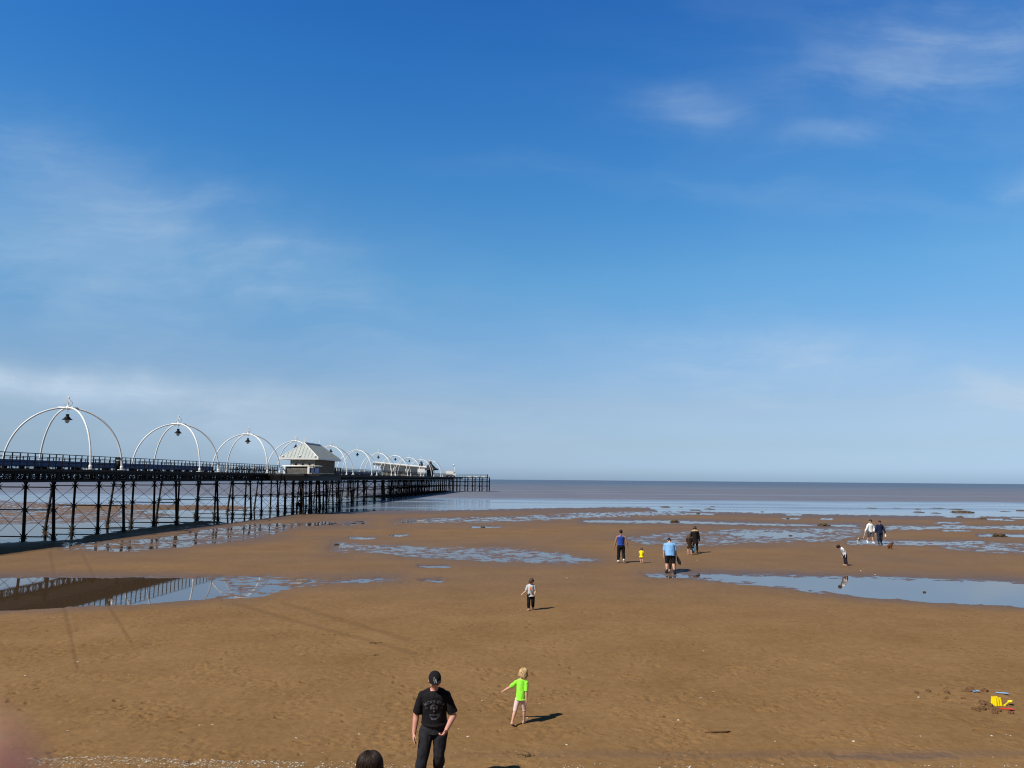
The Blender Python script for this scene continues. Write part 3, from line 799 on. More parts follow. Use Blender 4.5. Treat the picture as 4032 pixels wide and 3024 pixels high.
for k in range(12):
    b.box((0, BAY * (k + 0.5) / 12, DECK - 0.10), (0.05, BAY / 12 - 0.05, 0.19))
fmesh = b.mesh('fascia_board'); fmesh.materials.append(M['deck'])
SH_A, SH_B = 104.5, 122.0
for i in BAYS:
    for v in (NEAR, FAR):
        g = link(bpy.data.objects.new('lattice_girder', gmesh), pier); g.location = (v, u_of(i), 0)
        fb = link(bpy.data.objects.new('fascia_board', fmesh), pier); fb.location = (v + (0.19 if v == NEAR else -0.19), u_of(i), 0)
        if v == NEAR and i == 5: continue
        r_ = link(bpy.data.objects.new('railing', rmesh), pier); r_.location = (v, u_of(i), 0)

# ------------------------------------------------------------------ landing stage at the seaward end
stage = tag(empty('landing_stage', P(0, 0), -TH), 'open black landing stage of thin columns at the far tip of the pier', 'landing stage')
SV = [-24.3, -27.0, -29.6, -32.3, -35.2, -36.4, -38.0]
SU = (281.0, 287.0)
for u in SU:
    for v in SV:
        b = MB(); b.tube([(v + (0.35 if u > 284 else 0), u, 5.2), (v + (0.35 if u > 284 else 0), u, -0.4)], 0.20, n=8)
        b.build('column', M['iron'], stage, True)
b = MB()
for u in SU:
    for z in (3.55, 1.95):
        b.box(((SV[0] + SV[-1]) / 2, u, z), (SV[0] - SV[-1] + 0.4, 0.22, 0.24))
    for v0, v1 in zip(SV[:-1], SV[1:]):
        for (za, zb) in ((3.5, 2.0), (1.9, 0.3)):
            b.tube([(v0, u, za), (v1, u, zb)], 0.025, n=5); b.tube([(v0, u, zb), (v1, u, za)], 0.025, n=5)
b.build('brace', M['iron'], stage)
b = MB()
b.box((-29.8, 284, 5.00), (11.9, 7.0, 0.18)); b.box((-35.6, 279.4, 4.85), (4.6, 6.2, 0.6)); b.box((-29.8, 280.95, 4.86), (11.6, 0.12, 0.16))
for v0, v1 in zip(SV[:-1], SV[1:]):
    b.box(((v0 + v1) / 2, 280.9, 4.72), (0.10, 0.12, 0.55)); b.box(((v0 + v1) / 2, 280.9, 4.42), (1.5, 0.12, 0.12))
b.box((-29.8, 280.9, 4.40), (11.6, 0.10, 0.10))
b.build('deck', M['iron'], stage)
b = MB()
for v in np.arange(-35.2, -23.9, 0.94):
    b.box((v, 280.8, 5.62), (0.07, 0.07, 1.05))
for z in (6.14, 5.78, 5.45): b.tube([(-35.6, 280.8, z), (-24.0, 280.8, z)], 0.035, n=6)
b.build('railing', M['iron'], stage)
for k in range(3):
    b = MB(); b.box((SV[k] - 1.35, 281.6, 5.36), (1.5, 0.06, 0.42)); b.build('white_panel', M['white'], stage)
b = MB(); b.box((-24.15, 282, 5.65), (0.35, 0.5, 1.1)); b.build('end_post', M['iron'], stage)
b = MB(); b.box((-23.7, 281.2, 5.5), (0.16, 0.16, 1.3)); b.build('marker_post', M['white'], stage)

# ------------------------------------------------------------------ lamp arches
ORD = ['first', 'second', 'third', 'fourth', 'fifth', 'sixth', 'seventh', 'eighth', 'ninth', 'tenth', 'eleventh']
TOPZ = 10.02 - DECK
def make_arch():
    root = empty('lamp_arch')
    for sx in (1, -1):
        b = MB(); pts = []
        for t in np.linspace(-math.pi / 2, math.pi / 2, 41):
            q_ = math.sin(t); c_ = max(0.0, math.cos(t)) ** 0.92
            pts.append((3.5 * q_ * sx, 2.15 * q_, TOPZ * c_))
        b.tube(pts, 0.068, n=10)
        for e in (pts[0], pts[-1]):
            b.box((e[0], e[1], 0.03), (0.42, 0.42, 0.06)); b.tube([(e[0], e[1], 0.05), (e[0], e[1], 0.35)], 0.115, n=10)
        b.build('hoop', M['white'], root, True)
    b = MB()
    b.tube([(0, 0, TOPZ - 0.14), (0, 0, TOPZ + 0.14)], 0.15, n=12)
    b.tube([(-0.6, -0.34, TOPZ - 0.015), (0.6, 0.34, TOPZ - 0.015)], 0.088, n=8); b.tube([(-0.6, 0.34, TOPZ - 0.015), (0.6, -0.34, TOPZ - 0.015)], 0.084, n=8)
    b.build('crown_boss', M['white'], root, True)
    b = MB()
    b.tube([(0, 0, TOPZ + 0.1), (0, 0, TOPZ + 0.75)], 0.028, n=8)
    b.tube([(0, 0, TOPZ + 0.70), (0, 0, TOPZ + 0.82), (0, 0, TOPZ + 0.98)], [0.06, 0.05, 0.008], n=8)
    for k in range(4):
        a = math.pi / 4 + k * math.pi / 2
        pts = []
        for t in np.linspace(0, 1, 12):
            rr = 0.05 + 0.24 * math.sin(math.pi * min(1, t * 1.02)) ** 0.8
            pts.append((rr * math.cos(a), rr * math.sin(a), TOPZ + 0.10 + 0.56 * t))
        b.tube(pts, 0.016, n=6)
    b.build('finial', M['white'], root, True)
    b = MB(); b.tube([(0, 0, TOPZ - 0.1), (0, 0, TOPZ - 0.52)], 0.018, n=6)
    rod = b.build('lamp_rod', M['white'], root)
    b = MB()
    prof = [(0.10, -0.50), (0.15, -0.56), (0.10, -0.62), (0.12, -0.68), (0.20, -0.76), (0.27, -0.86), (0.39, -0.93), (0.37, -0.955)]
    b.tube([(0, 0, TOPZ + z) for r_, z in prof], [r_ for r_, z in prof], n=18)
    b.build('lamp_shade', M['iron'], root, True)
    b = MB(); b.ell((0, 0, TOPZ - 0.96), (0.19, 0.19, 0.28), n=16, m=10)
    b.build('lamp_globe', M['lampglass'], root, True)
    return root
proto = make_arch()
for k in range(11):
    a = proto if k == 0 else copy_tree(proto)
    a.location = P(-38.78, 59.6 + 18.34 * k, DECK); a.rotation_euler = (0, 0, -TH)
    lab = {0: 'largest white hooped lamp arch on the pier, at the left edge of the photo', 3: 'white hooped lamp arch whose right leg is hidden by the roofed shelter',
           4: 'white hooped lamp arch just past the roofed shelter, fifth from the left', 10: 'last and smallest white hooped lamp arch, beside the dark pointed kiosk'}.get(
        k, 'white hooped lamp arch with hanging lantern, %s along the pier from the left' % ORD[k])
    tag(a, lab, 'lamp arch', 'white lamp arches along the pier')

# ------------------------------------------------------------------ blue benches, bin, picnic benches
def make_bench():
    root = empty('pier_bench')
    b = MB(); b.box((0, 0, 0.47), (0.05, 4.46, 0.52)); b.build('backrest', M['blue_seat'], root)
    b = MB(); b.box((0.24, 0, 0.24), (0.42, 4.3, 0.05)); b.build('seat', M['blue_seat'], root)
    for u in (-1.9, 0, 1.9):
        b = MB(); b.box((0.2, u, 0.11), (0.40, 0.06, 0.215)); b.box((-0.005, u + 0.08, 0.3), (0.04, 0.06, 0.75)); b.build('leg', M['iron'], root)
    return root
pb = make_bench()
us = [44.0 + 4.5 * k for k in range(11)] + [128.5 + 4.5 * k for k in range(12)]
for k, u in enumerate(us):
    o = pb if k == 0 else copy_tree(pb)
    o.location = P(-40.9, u, DECK); o.rotation_euler = (0, 0, -TH)
    tag(o, 'long blue bench in the continuous run along the pier deck before the shelter' if k < 11 else 'long blue bench in the continuous run along the pier deck past the shelter', 'bench', 'blue benches before the shelter' if k < 11 else 'blue benches past the shelter')
lb = tag(empty('litter_bin', P(-36.75, 63.9, DECK), -TH), 'black round litter bin with pale band against the pier railing', 'bin')
b = MB(); b.tube([(0, 0, 0), (0, 0, 0.9)], 0.24, n=20); b.build('bin_body', M['iron'], lb, True)
b = MB(); b.tube([(0, 0, 0.92), (0, 0, 0.98), (0, 0, 1.06), (0, 0, 1.11)], [0.26, 0.27, 0.24, 0.10], n=20); b.build('lid', M['iron'], lb, True)
b = MB(); b.tube([(0, 0, 0.80), (0, 0, 0.83)], 0.247, n=20, cap=False); b.build('band', M['white'], lb, True)
def make_table():
    root = empty('picnic_bench')
    b = MB(); b.box((0, 0, 0.74), (0.8, 1.7, 0.06)); b.build('tabletop', M['white'], root)
    for v in (-0.72, 0.72):
        b = MB(); b.box((v, 0, 0.44), (0.28, 1.7, 0.05)); b.build('seat', M['grey_panel'], root)
    for u in (-0.6, 0.6):
        b = MB(); b.box((0, u, 0.415), (1.5, 0.06, 0.08)); b.box((-0.3, u, 0.36), (0.08, 0.05, 0.72), Matrix.Rotation(R(14), 3, 'Y')); b.box((0.3, u, 0.36), (0.08, 0.05, 0.72), Matrix.Rotation(-R(14), 3, 'Y')); b.build('leg', M['dark'], root)
    return root
pt = make_table()
for k in range(5):
    o = pt if k == 0 else copy_tree(pt)
    o.location = P(-38.4 - 0.3 * (k % 2), 92.5 + 2.7 * k, DECK); o.rotation_euler = (0, 0, -TH)
    tag(o, 'white topped picnic bench on the pier deck just before the roofed shelter', 'picnic bench', 'picnic benches before the shelter')

# ------------------------------------------------------------------ roofed shelter
sh = tag(empty('shelter', P(0, 0, DECK), -TH), 'cream pier shelter with grey hipped metal roof and white finials', 'shelter')
E0, E1, VA, VB, EZ, RZ = 99.3, 109.9, -30.55, -35.65, 2.08, 4.11     # eaves and ridge
vm = (VA + VB) / 2; r0, r1 = E0 + 1.9, E1 - 2.0
def roof_quad(b, pts): b.add(pts, [tuple(range(len(pts)))])
b = MB()
A, B_, C, D_ = (VB, E0, EZ), (VA, E0, EZ), (VA, E1, EZ), (VB, E1, EZ)
R0, R1 = (vm, r0, RZ), (vm, r1, RZ)
b.add([A, B_, C, D_, R0, R1], [(0, 1, 4), (1, 2, 5, 4), (2, 3, 5), (3, 0, 4, 5), (3, 2, 1, 0)])
n_slope = len(b.f)
def seam(p0, p1): b.tube([Vector(p0) + Vector((0, 0, 0.015)), Vector(p1) + Vector((0, 0, 0.008))], 0.020, n=4)
n = 11
for k in range(1, n):       # front hip
    v = VB + (VA - VB) * k / n
    t = 1 - abs(v - vm) / ((VA - VB) / 2)
    seam((v, E0, EZ), (v, E0 + (r0 - E0) * t, EZ + (RZ - EZ) * t))
for k in range(1, 22):      # long side
    u = E0 + (E1 - E0) * k / 22
    t = min(1, (u - E0) / (r0 - E0), (E1 - u) / (E1 - r1))
    seam((VA, u, EZ), (VA + (vm - VA) * t, u, EZ + (RZ - EZ) * t))
roof = b.build('roof', M['zinc'], sh)
roof.data.materials.append(M['zinc_dark'])
for pl in roof.data.polygons[n_slope:]: pl.material_index = 1
b = MB(); b.tube([R0, R1], 0.11, n=8)
for c in (A, B_): b.tube([c, R0], 0.05, n=6)
for c in (C, D_): b.tube([c, R1], 0.05, n=6)
b.build('ridge_cap', M['white'], roof)
b = MB()
for p0, p1 in ((A, B_), (B_, C), (C, D_), (D_, A)):
    p0, p1 = Vector(p0), Vector(p1); dd = (p1 - p0)
    b.box((p0 + p1) / 2 + Vector((0, 0, -0.13)), (max(abs(dd.x), 0.1) + 0.06, max(abs(dd.y), 0.1) + 0.06, 0.24))
b.build('fascia', M['white'], sh)
for p0 in (R0, R1):
    b = MB(); p0 = Vector(p0)
    b.tube([p0, p0 + Vector((0, 0, 0.75))], [0.05, 0.015], n=6); b.tube([p0 + Vector((0, -0.14, 0.42)), p0 + Vector((0, 0.14, 0.42))], 0.02, n=5); b.tube([p0 + Vector((-0.14, 0, 0.42)), p0 + Vector((0.14, 0, 0.42))], 0.02, n=5)
    b.build('finial', M['white'], sh)
for v in (-35.3, -33.1, -31.0):       # little roof vents on the front hip
    b = MB(); b.tube([(v, E0 + 0.16, EZ + 0.14), (v, E0 + 0.12, EZ + 0.30)], [0.23, 0.03], n=10); b.build('roof_vent', M['white'], sh, True)
W0, W1, WA, WB = E0 + 0.35, E1 - 1.2, VA - 0.55, VB + 1.35
b = MB(); b.box(((WA + WB) / 2, (W0 + W1) / 2, (EZ - 0.05) / 2 + 0.02), (WA - WB, W1 - W0, EZ - 0.05)); wl = b.build('wall', M['cream'], sh)
b = MB()
for u in np.arange(W0 + 0.15, W1, 0.24): b.box((WA + 0.02, u, EZ / 2), (0.04, 0.05, EZ - 0.2))
b.build('cladding', M['grey_panel'], wl)
b = MB()
for k, v in enumerate(np.linspace(WB + 0.25, WA - 0.25, 4)): b.box((v, W0 - 0.02, 1.1), (0.06, 0.05, 1.8))
b.box(((WA + WB) / 2, W0 - 0.03, 1.25), (WA - WB, 0.05, 0.08)); b.build('wall_frame', M['beige'], wl)
for v in (WB + 0.7, (WA + WB) / 2, WA - 0.7):
    b = MB(); b.ell((v, W0 - 0.05, 1.22), (0.15, 0.06, 0.15), n=10, m=6); b.build('wall_lamp', M['dark'], sh, True)
b = MB(); b.box((WB - 0.15, W0 + 0.6, EZ / 2), (0.14, 0.14, EZ - 0.05)); b.build('post', M['dark'], sh)
# seating bay in front
F0 = 97.0
b = MB(); b.tube([(-34.5, F0, 0.95), (-29.7, F0, 0.95)], 0.078, n=10); b.tube([(-29.7, F0, 0.95), (-29.9, F0 + 1.8, 0.95)], 0.06, n=8); b.build('handrail', M['white'], sh, True)
for v in (-34.15, -31.05):
    b = MB(); b.box((v, F0, 0.44), (0.26, 0.18, 0.90)); b.build('post', M['white'], sh)
b = MB(); b.box((-32.6, F0 + 0.12, 0.33), (2.8, 0.12, 0.66)); b.build('panel', M['grey_panel'], sh)
b = MB(); b.box((-32.6, F0 + 0.3, 0.77), (2.8, 0.3, 0.18)); b.box((-32.6, F0 + 0.5, 0.4), (2.5, 0.1, 0.5)); b.build('seat', M['dark'], sh)
b = MB()
for v in (-30.4, -29.75): b.box((v, F0, 0.45), (0.05, 0.05, 0.92))
b.box((-30.3, F0 + 0.1, 0.42), (1.2, 0.05, 0.66)); b.build('side_panel', M['blue_seat'], sh)
b = MB()
for u in np.arange(102.6, 112.9, 0.9): b.box((-31.25, u, 0.45), (0.10, 0.12, 0.92))
b.tube([(-31.25, 99.0, 0.93), (-31.25, 112.9, 0.93)], 0.032, n=6); b.box((-31.25, 105.9, 0.08), (0.07, 13.8, 0.12))
b.build('railing', M['iron'], sh)
b = MB(); b.box((-33.55, 104.4, -0.135), (4.8, 17.4, 0.22)); b.box((-30.35, 98.2, -0.137), (1.7, 3.0, 0.20)); b.build('platform', M['deck'], sh)

# ------------------------------------------------------------------ pavilion with the long white canopy
V0 = -43.6
def u_at(px, v):
    a, f, h = ray(px, 1868)
    tx = a / f
    return (tx * -v * math.sin(TH) - v * math.cos(TH)) / (math.sin(TH) - tx * math.cos(TH))
pa, pb_ = at(1470, 1818, 216.5), at(1678, 1838, 219.5)
pv = tag(empty('pavilion', (pa.x, pa.y, DECK), math.atan2(pb_.y - pa.y, pb_.x - pa.x)), 'long low beige pavilion under a tilted white canopy on the pier head', 'pavilion')
PL = math.hypot(pb_.x - pa.x, pb_.y - pa.y); z0, z1 = pa.z - DECK, pb_.z - DECK
zr_ = lambda x: z0 + (z1 - z0) * x / PL
b = MB()
b.add([(0, 0, z0), (PL, 0, z1), (PL, 4.6, z1 - .5), (0, 4.6, z0 - .5), (0, 0, z0 - .42), (PL, 0, z1 - .42), (PL, 4.6, z1 - .8), (0, 4.6, z0 - .8)],
      [(0, 1, 2, 3), (7, 6, 5, 4), (0, 4, 5, 1), (1, 5, 6, 2), (2, 6, 7, 3), (3, 7, 4, 0)])
b.tube([(-.1, 0, z0 - .2), (PL + .1, 0, z1 - .2)], .30, n=12)
b.build('canopy', M['white'], pv)
b = MB(); xa, xb = 2.0, PL - .4
b.add([(xa + 1.0, .9, 0), (xb, .9, 0), (xb, 4.2, 0), (xa + 1.0, 4.2, 0), (xa, .75, zr_(xa) - .5), (xb, .75, zr_(xb) - .5), (xb, 4.2, zr_(xb) - .9), (xa, 4.2, zr_(xa) - .9)],
      [(0, 1, 5, 4), (1, 2, 6, 5), (2, 3, 7, 6), (3, 0, 4, 7), (4, 5, 6, 7)])
b.build('wall', M['beige'], pv)
for fx in (.06, .36, .64):
    for du in (-.55, .55):
        b = MB(); b.tube([(fx * PL, .3, 0), (fx * PL + du, .2, zr_(fx * PL) - .45)], .11, n=8); b.build('strut', M['white'], pv, True)
# dark kiosk with pointed roof
kv, kp = -41.6, 1694
ku = u_at(kp, kv)
ks = tag(empty('kiosk', P(kv, ku, DECK), -TH), 'dark kiosk with flared brim and pointed spire at the end of the pavilion', 'kiosk')
b = MB(); b.tube([(0, 0, 0), (0, 0, 2.6)], [1.15, 1.3], n=8); b.build('wall', M['dark'], ks)
b = MB(); b.tube([(0, 0, 2.15), (0, 0, 2.30), (0, 0, 2.62), (0, 0, 2.95), (0, 0, 3.7), (0, 0, 4.3), (0, 0, 4.9), (0, 0, 5.5)], [1.9, 2.85, 2.75, 1.9, 1.15, 0.55, 0.36, 0.08], n=16); b.build('roof', M['dark'], ks)
b = MB(); b.box((1.16, -0.5, 1.5), (0.1, 0.9, 1.0), Matrix.Rotation(R(-24), 3, 'Z')); b.build('window', M['window'], ks)
b = MB(); b.box((-1.2, 1, z1 + .35), (1.0, 1.2, 0.9)); b.tube([(-1.0, 1, z1 + .7), (-1.0, 1, z1 + 1.5)], [0.35, 0.2], n=10); b.build('chimney', M['dark'], pv, loc=(PL, 2, 0))
# white notice board
nv = -36.9; nu = u_at(1658, nv); s_ = P(nv, nu).y / F_PX
nb = tag(empty('notice_board', P(nv, nu, DECK), 0), 'large white notice board on two legs in front of the pavilion', 'notice board')
b = MB(); b.box((0, 0, 1.45), (28 * s_, 0.12, 19 * s_)); b.build('board', M['white'], nb)
for dx in (-0.55, 0.1):
    b = MB(); b.box((dx, 0.02, 0.45), (0.12, 0.1, 0.9)); b.build('leg', M['white'], nb)
# white vehicle at the pier head
vv = -38.2; vu = u_at(1776, vv); s_ = P(vv, vu).y / F_PX
van = tag(empty('utility_truck', P(vv, vu, DECK), 0), 'small white box truck with red underside parked at the pier head', 'truck')
b = MB(); b.box((-0.5, 0, 1.45), (29 * s_, 1.7, 1.55)); b.box((-0.5, 0, 2.26), (29.6 * s_, 1.75, 0.08)); b.build('box_body', M['white'], van)
b = MB(); b.add([(x, y, z) for y in (-0.8, 0.8) for x, z in ((0.86, 0.55), (1.75, 0.55), (1.78, 1.35), (1.5, 1.95), (0.86, 1.95))], [(0, 1, 2, 3, 4), (9, 8, 7, 6, 5), (0, 5, 6, 1), (1, 6, 7, 2), (2, 7, 8, 3), (3, 8, 9, 4), (4, 9, 5, 0)]); cab = b.build('cab', M['white'], van)
b = MB(); b.box((1.28, -0.81, 1.55), (0.5, 0.04, 0.36)); b.build('window', M['window'], cab)
for x in (-1.4, 1.25):
    b = MB(); b.tube([(x, -0.86, 0.33), (x, -0.62, 0.33)], 0.33, n=16); b.build('wheel', M['tyre'], van)
b = MB(); b.box((-0.2, -0.3, 0.50), (2.6, 1.2, 0.30)); b.build('chassis', M['dark'], van)
b = MB(); b.box((0.12, -0.88, 0.32), (0.55, 0.12, 0.62)); b.build('tool_box', M['red'], van)
gl = tag(empty('lamp_post', P(vv + 0.5, vu + 3.5, DECK), -TH), 'thin grey lamp post with white ball lamp above the truck', 'lamp post')
b = MB(); b.tube([(0, 0, 0), (0, 0, 4.1)], [0.10, 0.06], n=8); b.tube([(0, 0, 4.05), (0, 0, 4.3)], [0.08, 0.2], n=8); b.build('post', M['zinc_dark'], gl, True)
b = MB(); b.ell((0, 0, 4.5), (0.30, 0.30, 0.30)); b.build('lamp_globe', M['white'], gl, True)
mp = tag(empty('mast', P(vv + 0.95, vu + 1.5, DECK), -TH), 'short stout white mast standing behind the truck cab', 'mast')
b = MB(); b.tube([(0, 0, 0), (0, 0, 3.55)], [0.12, 0.10], n=8); b.ell((0, 0, 3.57), (0.1, 0.1, 0.06), n=8, m=4); b.build('pole', M['white'], mp, True)
b = MB(); b.box((0, 0, 0.06), (0.4, 0.4, 0.12)); b.build('base_plate', M['white'], mp)
# ------------------------------------------------------------------ people and dogs
PI = math.pi
rnd_ = random.Random(3)
def rotx(a): return Matrix.Rotation(a, 3, 'X')
def roty(a): return Matrix.Rotation(a, 3, 'Y')
def rotz(a): return Matrix.Rotation(a, 3, 'Z')

def seg_dir(swing, abd, s):
    return Vector((s * math.sin(abd), math.sin(swing) * math.cos(abd), -math.cos(swing) * math.cos(abd)))

class Fig:
    """A posed figure: local +Y is forward, +X is its right hand. Angles in degrees."""
    def __init__(self, H, child=0.0, lean=0, head=(0, 0, 0), arms=None, legs=None, girth=1.0, sh_w=1.0, twist=0):
        self.H, self.c, self.g = H, child, girth
        k = lambda a, b: (a + (b - a) * child) * H
        self.hipz = k(0.500, 0.475); self.hw = k(0.056, 0.060) * girth
        self.torso = k(0.315, 0.300); self.neck = k(0.032, 0.022)
        self.headr = k(0.068, 0.083)
        self.shw = k(0.112, 0.108) * sh_w
        self.ua, self.fa, self.hand = k(0.175, 0.158), k(0.150, 0.138), k(0.100, 0.092)
        self.th, self.sh, self.ft = k(0.230, 0.218), k(0.225, 0.215), k(0.145, 0.140)
        self.ank = k(0.045, 0.042)
        self.limb = k(0.0285, 0.0300) * (0.6 + 0.4 * girth)
        lean = R(lean)
        self.sp0, self.sp1 = rotx(-lean * 0.55), rotx(-lean) @ rotz(R(twist))
        self.pel = Vector((0, 0, self.hipz))
        self.waist = self.pel + self.sp0 @ Vector((0, 0, self.torso * 0.36))
        self.chest = self.waist + self.sp1 @ Vector((0, 0, self.torso * 0.44))
        self.nb = self.waist + self.sp1 @ Vector((0, 0, self.torso * 0.66))
        pitch, yaw, roll_ = [R(a) for a in head]
        self.hr = self.sp1 @ rotz(-yaw) @ rotx(-pitch) @ roty(roll_)
        self.nk = self.nb + (self.sp1 @ rotx(-pitch * 0.5)) @ Vector((0, 0, self.neck + 0.01 * H))
        self.hc = self.nk + self.hr @ Vector((0, 0.012 * H, self.headr * 0.98))
        self.J = {}
        arms = arms or {}; legs = legs or {}
        for s in (1, -1):
            a = arms.get(s, ((4, 9), (12, 6)))
            S = self.chest + self.sp1 @ Vector((s * self.shw, 0, self.torso * 0.03))
            d0 = seg_dir(R(a[0][0]), R(a[0][1]), s); E = S + d0 * self.ua
            d1 = seg_dir(R(a[1][0]), R(a[1][1]), s); W = E + d1 * self.fa
            d2 = seg_dir(R(a[2][0]), R(a[2][1]), s) if len(a) > 2 else d1
            self.J[('arm', s)] = (S, E, W, d2)
            l = legs.get(s, ((3, 3), (-2, 2)))
            Hh_ = self.pel + Vector((s * self.hw, 0, -0.01 * H))
            e0 = seg_dir(R(l[0][0]), R(l[0][1]), s); K = Hh_ + e0 * self.th
            e1 = seg_dir(R(l[1][0]), R(l[1][1]), s); A = K + e1 * self.sh
            fp = R(l[2]) if len(l) > 2 else 0.0          # foot pitch, toes down positive
            out = R(l[3]) if len(l) > 3 else R(8)
            self.J[('leg', s)] = (Hh_, K, A, fp, out * s)
        low = min(self.J[('leg', s)][2].z - self.ank - max(0, math.sin(self.J[('leg', s)][3])) * self.ft * 0.7 for s in (1, -1))
        self.drop = low
        for key, v in list(self.J.items()):
            self.J[key] = tuple(q - Vector((0, 0, low)) if isinstance(q, Vector) and i < 3 else q for i, q in enumerate(v))
        for n_ in ('pel', 'waist', 'chest', 'nb', 'nk', 'hc'):
            setattr(self, n_, getattr(self, n_) - Vector((0, 0, low)))

    def torso_rings(self, e=0.0, hem=0.0, top=True, flare=0.0):
        H, g = self.H, self.g
        k = lambda a, b: (a + (b - a) * self.c) * H
        R0, R1 = self.sp0, self.sp1
        tl = self.torso
        rows = []
        if hem < 0: rows.append((self.pel + R0 @ Vector((0, 0, -hem)), k(.099, .098) * g + e, k(.076, .080) * g + e))
        if hem > 0: rows.append((self.pel + R0 @ Vector((0, 0, -hem)), k(.098, .098) * g + e + flare, k(.072, .078) * g + e + flare))
        if hem >= 0: rows.append((self.pel + R0 @ Vector((0, 0, -0.02 * H)), k(.088, .092) * g + e, k(.066, .074) * g + e))
        rows += [(self.pel + R0 @ Vector((0, 0, tl * .14)), k(.093 if hem else .084, .094) * g + e, k(.063, .076) * g + e),
                 (self.waist, k(.089 if hem else .078, .090 if hem else .086) * g + e, k(.066 if hem else .058, .076) * g + e),
                 (self.waist + R1 @ Vector((0, 0, tl * .22)), k(.090, .088) * g + e, k(.066, .072) * g + e),
                 (self.chest + R1 @ Vector((0, 0, -tl * .02)), k(.100, .092) * g + e, k(.068, .068) * g + e),
                 (self.chest + R1 @ Vector((0, 0, tl * .10)), k(.100, .090) * g + e, k(.058, .058) * g + e),
                 (self.chest + R1 @ Vector((0, -0.004 * H, tl * .17)), k(.078, .070) + e * .7, k(.046, .046) + e * .7)]
        if top: rows.append((self.nb + R1 @ Vector((0, -0.004 * H, 0.004 * H)), k(.036, .034) + e * .4, k(.036, .034) + e * .4))
        return rows

    def add_torso(self, b, e=0.0, hem=0.0, flare=0.0, top=True):
        rows = self.torso_rings(e, hem, top, flare)
        b.loft([r_[0] for r_ in rows], [(r_[1], r_[2]) for r_ in rows], side=(1, 0, 0), n=20)
        for s in (1, -1):
            S = self.J[('arm', s)][0]
            b.ell(S, self.limb * 1.20 + e * .6)
            q0 = self.nb + self.sp1 @ Vector((s * self.shw * .22, -.004 * self.H, -.012 * self.H)); q1 = S + self.sp1 @ Vector((-s * self.shw * .10, 0, self.limb * .25))
            b.loft([q0, q0.lerp(q1, .5), q1], [(self.limb * .95 + e * .5,) * 2, (self.limb * 1.0 + e * .55,) * 2, (self.limb * 1.02 + e * .6,) * 2], n=12)
        return b

    def arm_pts(self, s, frac0=0.0, frac1=1.0):
        S, E, W, d2 = self.J[('arm', s)]
        tot = self.ua + self.fa
        q_ = self.limb
        prof = [(0, S, q_ * 1.12), (.25, S.lerp(E, .45), q_ * 1.10), (.5, S.lerp(E, .88), q_ * .93), (.56, E.lerp(W, .06), q_ * .90), (.68, E.lerp(W, .3), q_ * .92), (.85, E.lerp(W, .68), q_ * .74), (1.0, W, q_ * .62)]
        return [p for p in prof if frac0 <= p[0] <= frac1 + 1e-6]

    def add_arm(self, b, s, e=0.0, frac=1.0, flare=0.0):
        pr = self.arm_pts(s, 0, frac)
        b.loft([p[1] for p in pr], [(p[2] + e + flare * p[0],) * 2 for p in pr], n=12)
        S, E, W, d2 = self.J[('arm', s)]
        if frac > .55: b.ell(E, self.limb * .93 + e, n=12, m=8)

    def add_hand(self, b, s, curl=35, grip=False):
        S, E, W, d2 = self.J[('arm', s)]
        d = d2.normalized(); hl = self.hand
        fwd = Vector((0, 1, 0)); fwd = (fwd - d * fwd.dot(d))
        if fwd.length < .2: fwd = Vector((0, 0, 1)) - d * d.z
        fwd.normalize()
        inn = d.cross(fwd) * (1 if (d.cross(fwd)).x * -s > 0 else -1)
        pc = W + d * hl * .26
        b.loft([W - d * hl * .04, W + d * hl * .12, W + d * hl * .34, W + d * hl * .50], [(hl * .15, hl * .13), (hl * .21, hl * .135), (hl * .235, hl * .125), (hl * .225, hl * .10)], side=fwd, n=12)
        cr = R(85 if grip else curl)
        lens = (.44, .49, .46, .36)
        for i, L_ in enumerate(lens):
            off = (1.5 - i) * hl * .125
            p = W + d * hl * .48 + fwd * off
            dd, pts, rr = d.copy(), [p - d * hl * .1], [hl * .062]
            a = cr * (.45 + .12 * i)
            for j, part in enumerate((.45, .32, .23)):
                dd = (Matrix.Rotation(a * (1, .9, .6)[j], 3, d.cross(inn).normalized()) @ dd).normalized()
                p = p + dd * hl * L_ * part
                pts.append(p); rr.append(hl * (.058, .052, .040)[j])
            b.tube(pts, rr, n=8)
            b.ell(p, hl * .040, n=8, m=6)
        p0 = W + d * hl * .12 + fwd * hl * .16
        td = (d * .62 + fwd * .62 + inn * .45).normalized()
        p1 = p0 + td * hl * .24; p2 = p1 + (d * .9 + inn * .35 + fwd * .12).normalized() * hl * .2
        b.tube([p0 - td * hl * .06, p0 + td * hl * .1, p1, p2], [hl * .085, hl * .082, hl * .066, hl * .048], n=8); b.ell(p2, hl * .048, n=8, m=6)
        return W + d * hl * .52 + inn * hl * .12

    def leg_pts(self, s):
        Hh_, K, A, fp, out = self.J[('leg', s)]
        q_ = self.limb * (0.65 + 0.35 * self.g)
        return [(0, Hh_ + Vector((0, 0, .02 * self.H)), q_ * 1.15), (.06, Hh_.lerp(K, .08), q_ * 1.78), (.18, Hh_.lerp(K, .35), q_ * 1.80), (.36, Hh_.lerp(K, .72), q_ * 1.46), (.49, K, q_ * 1.26), (.56, K.lerp(A, .12), q_ * 1.22), (.67, K.lerp(A, .33) , q_ * 1.30), (.83, K.lerp(A, .68), q_ * .94), (.95, K.lerp(A, .92), q_ * .74), (1.0, A, q_ * .76)]

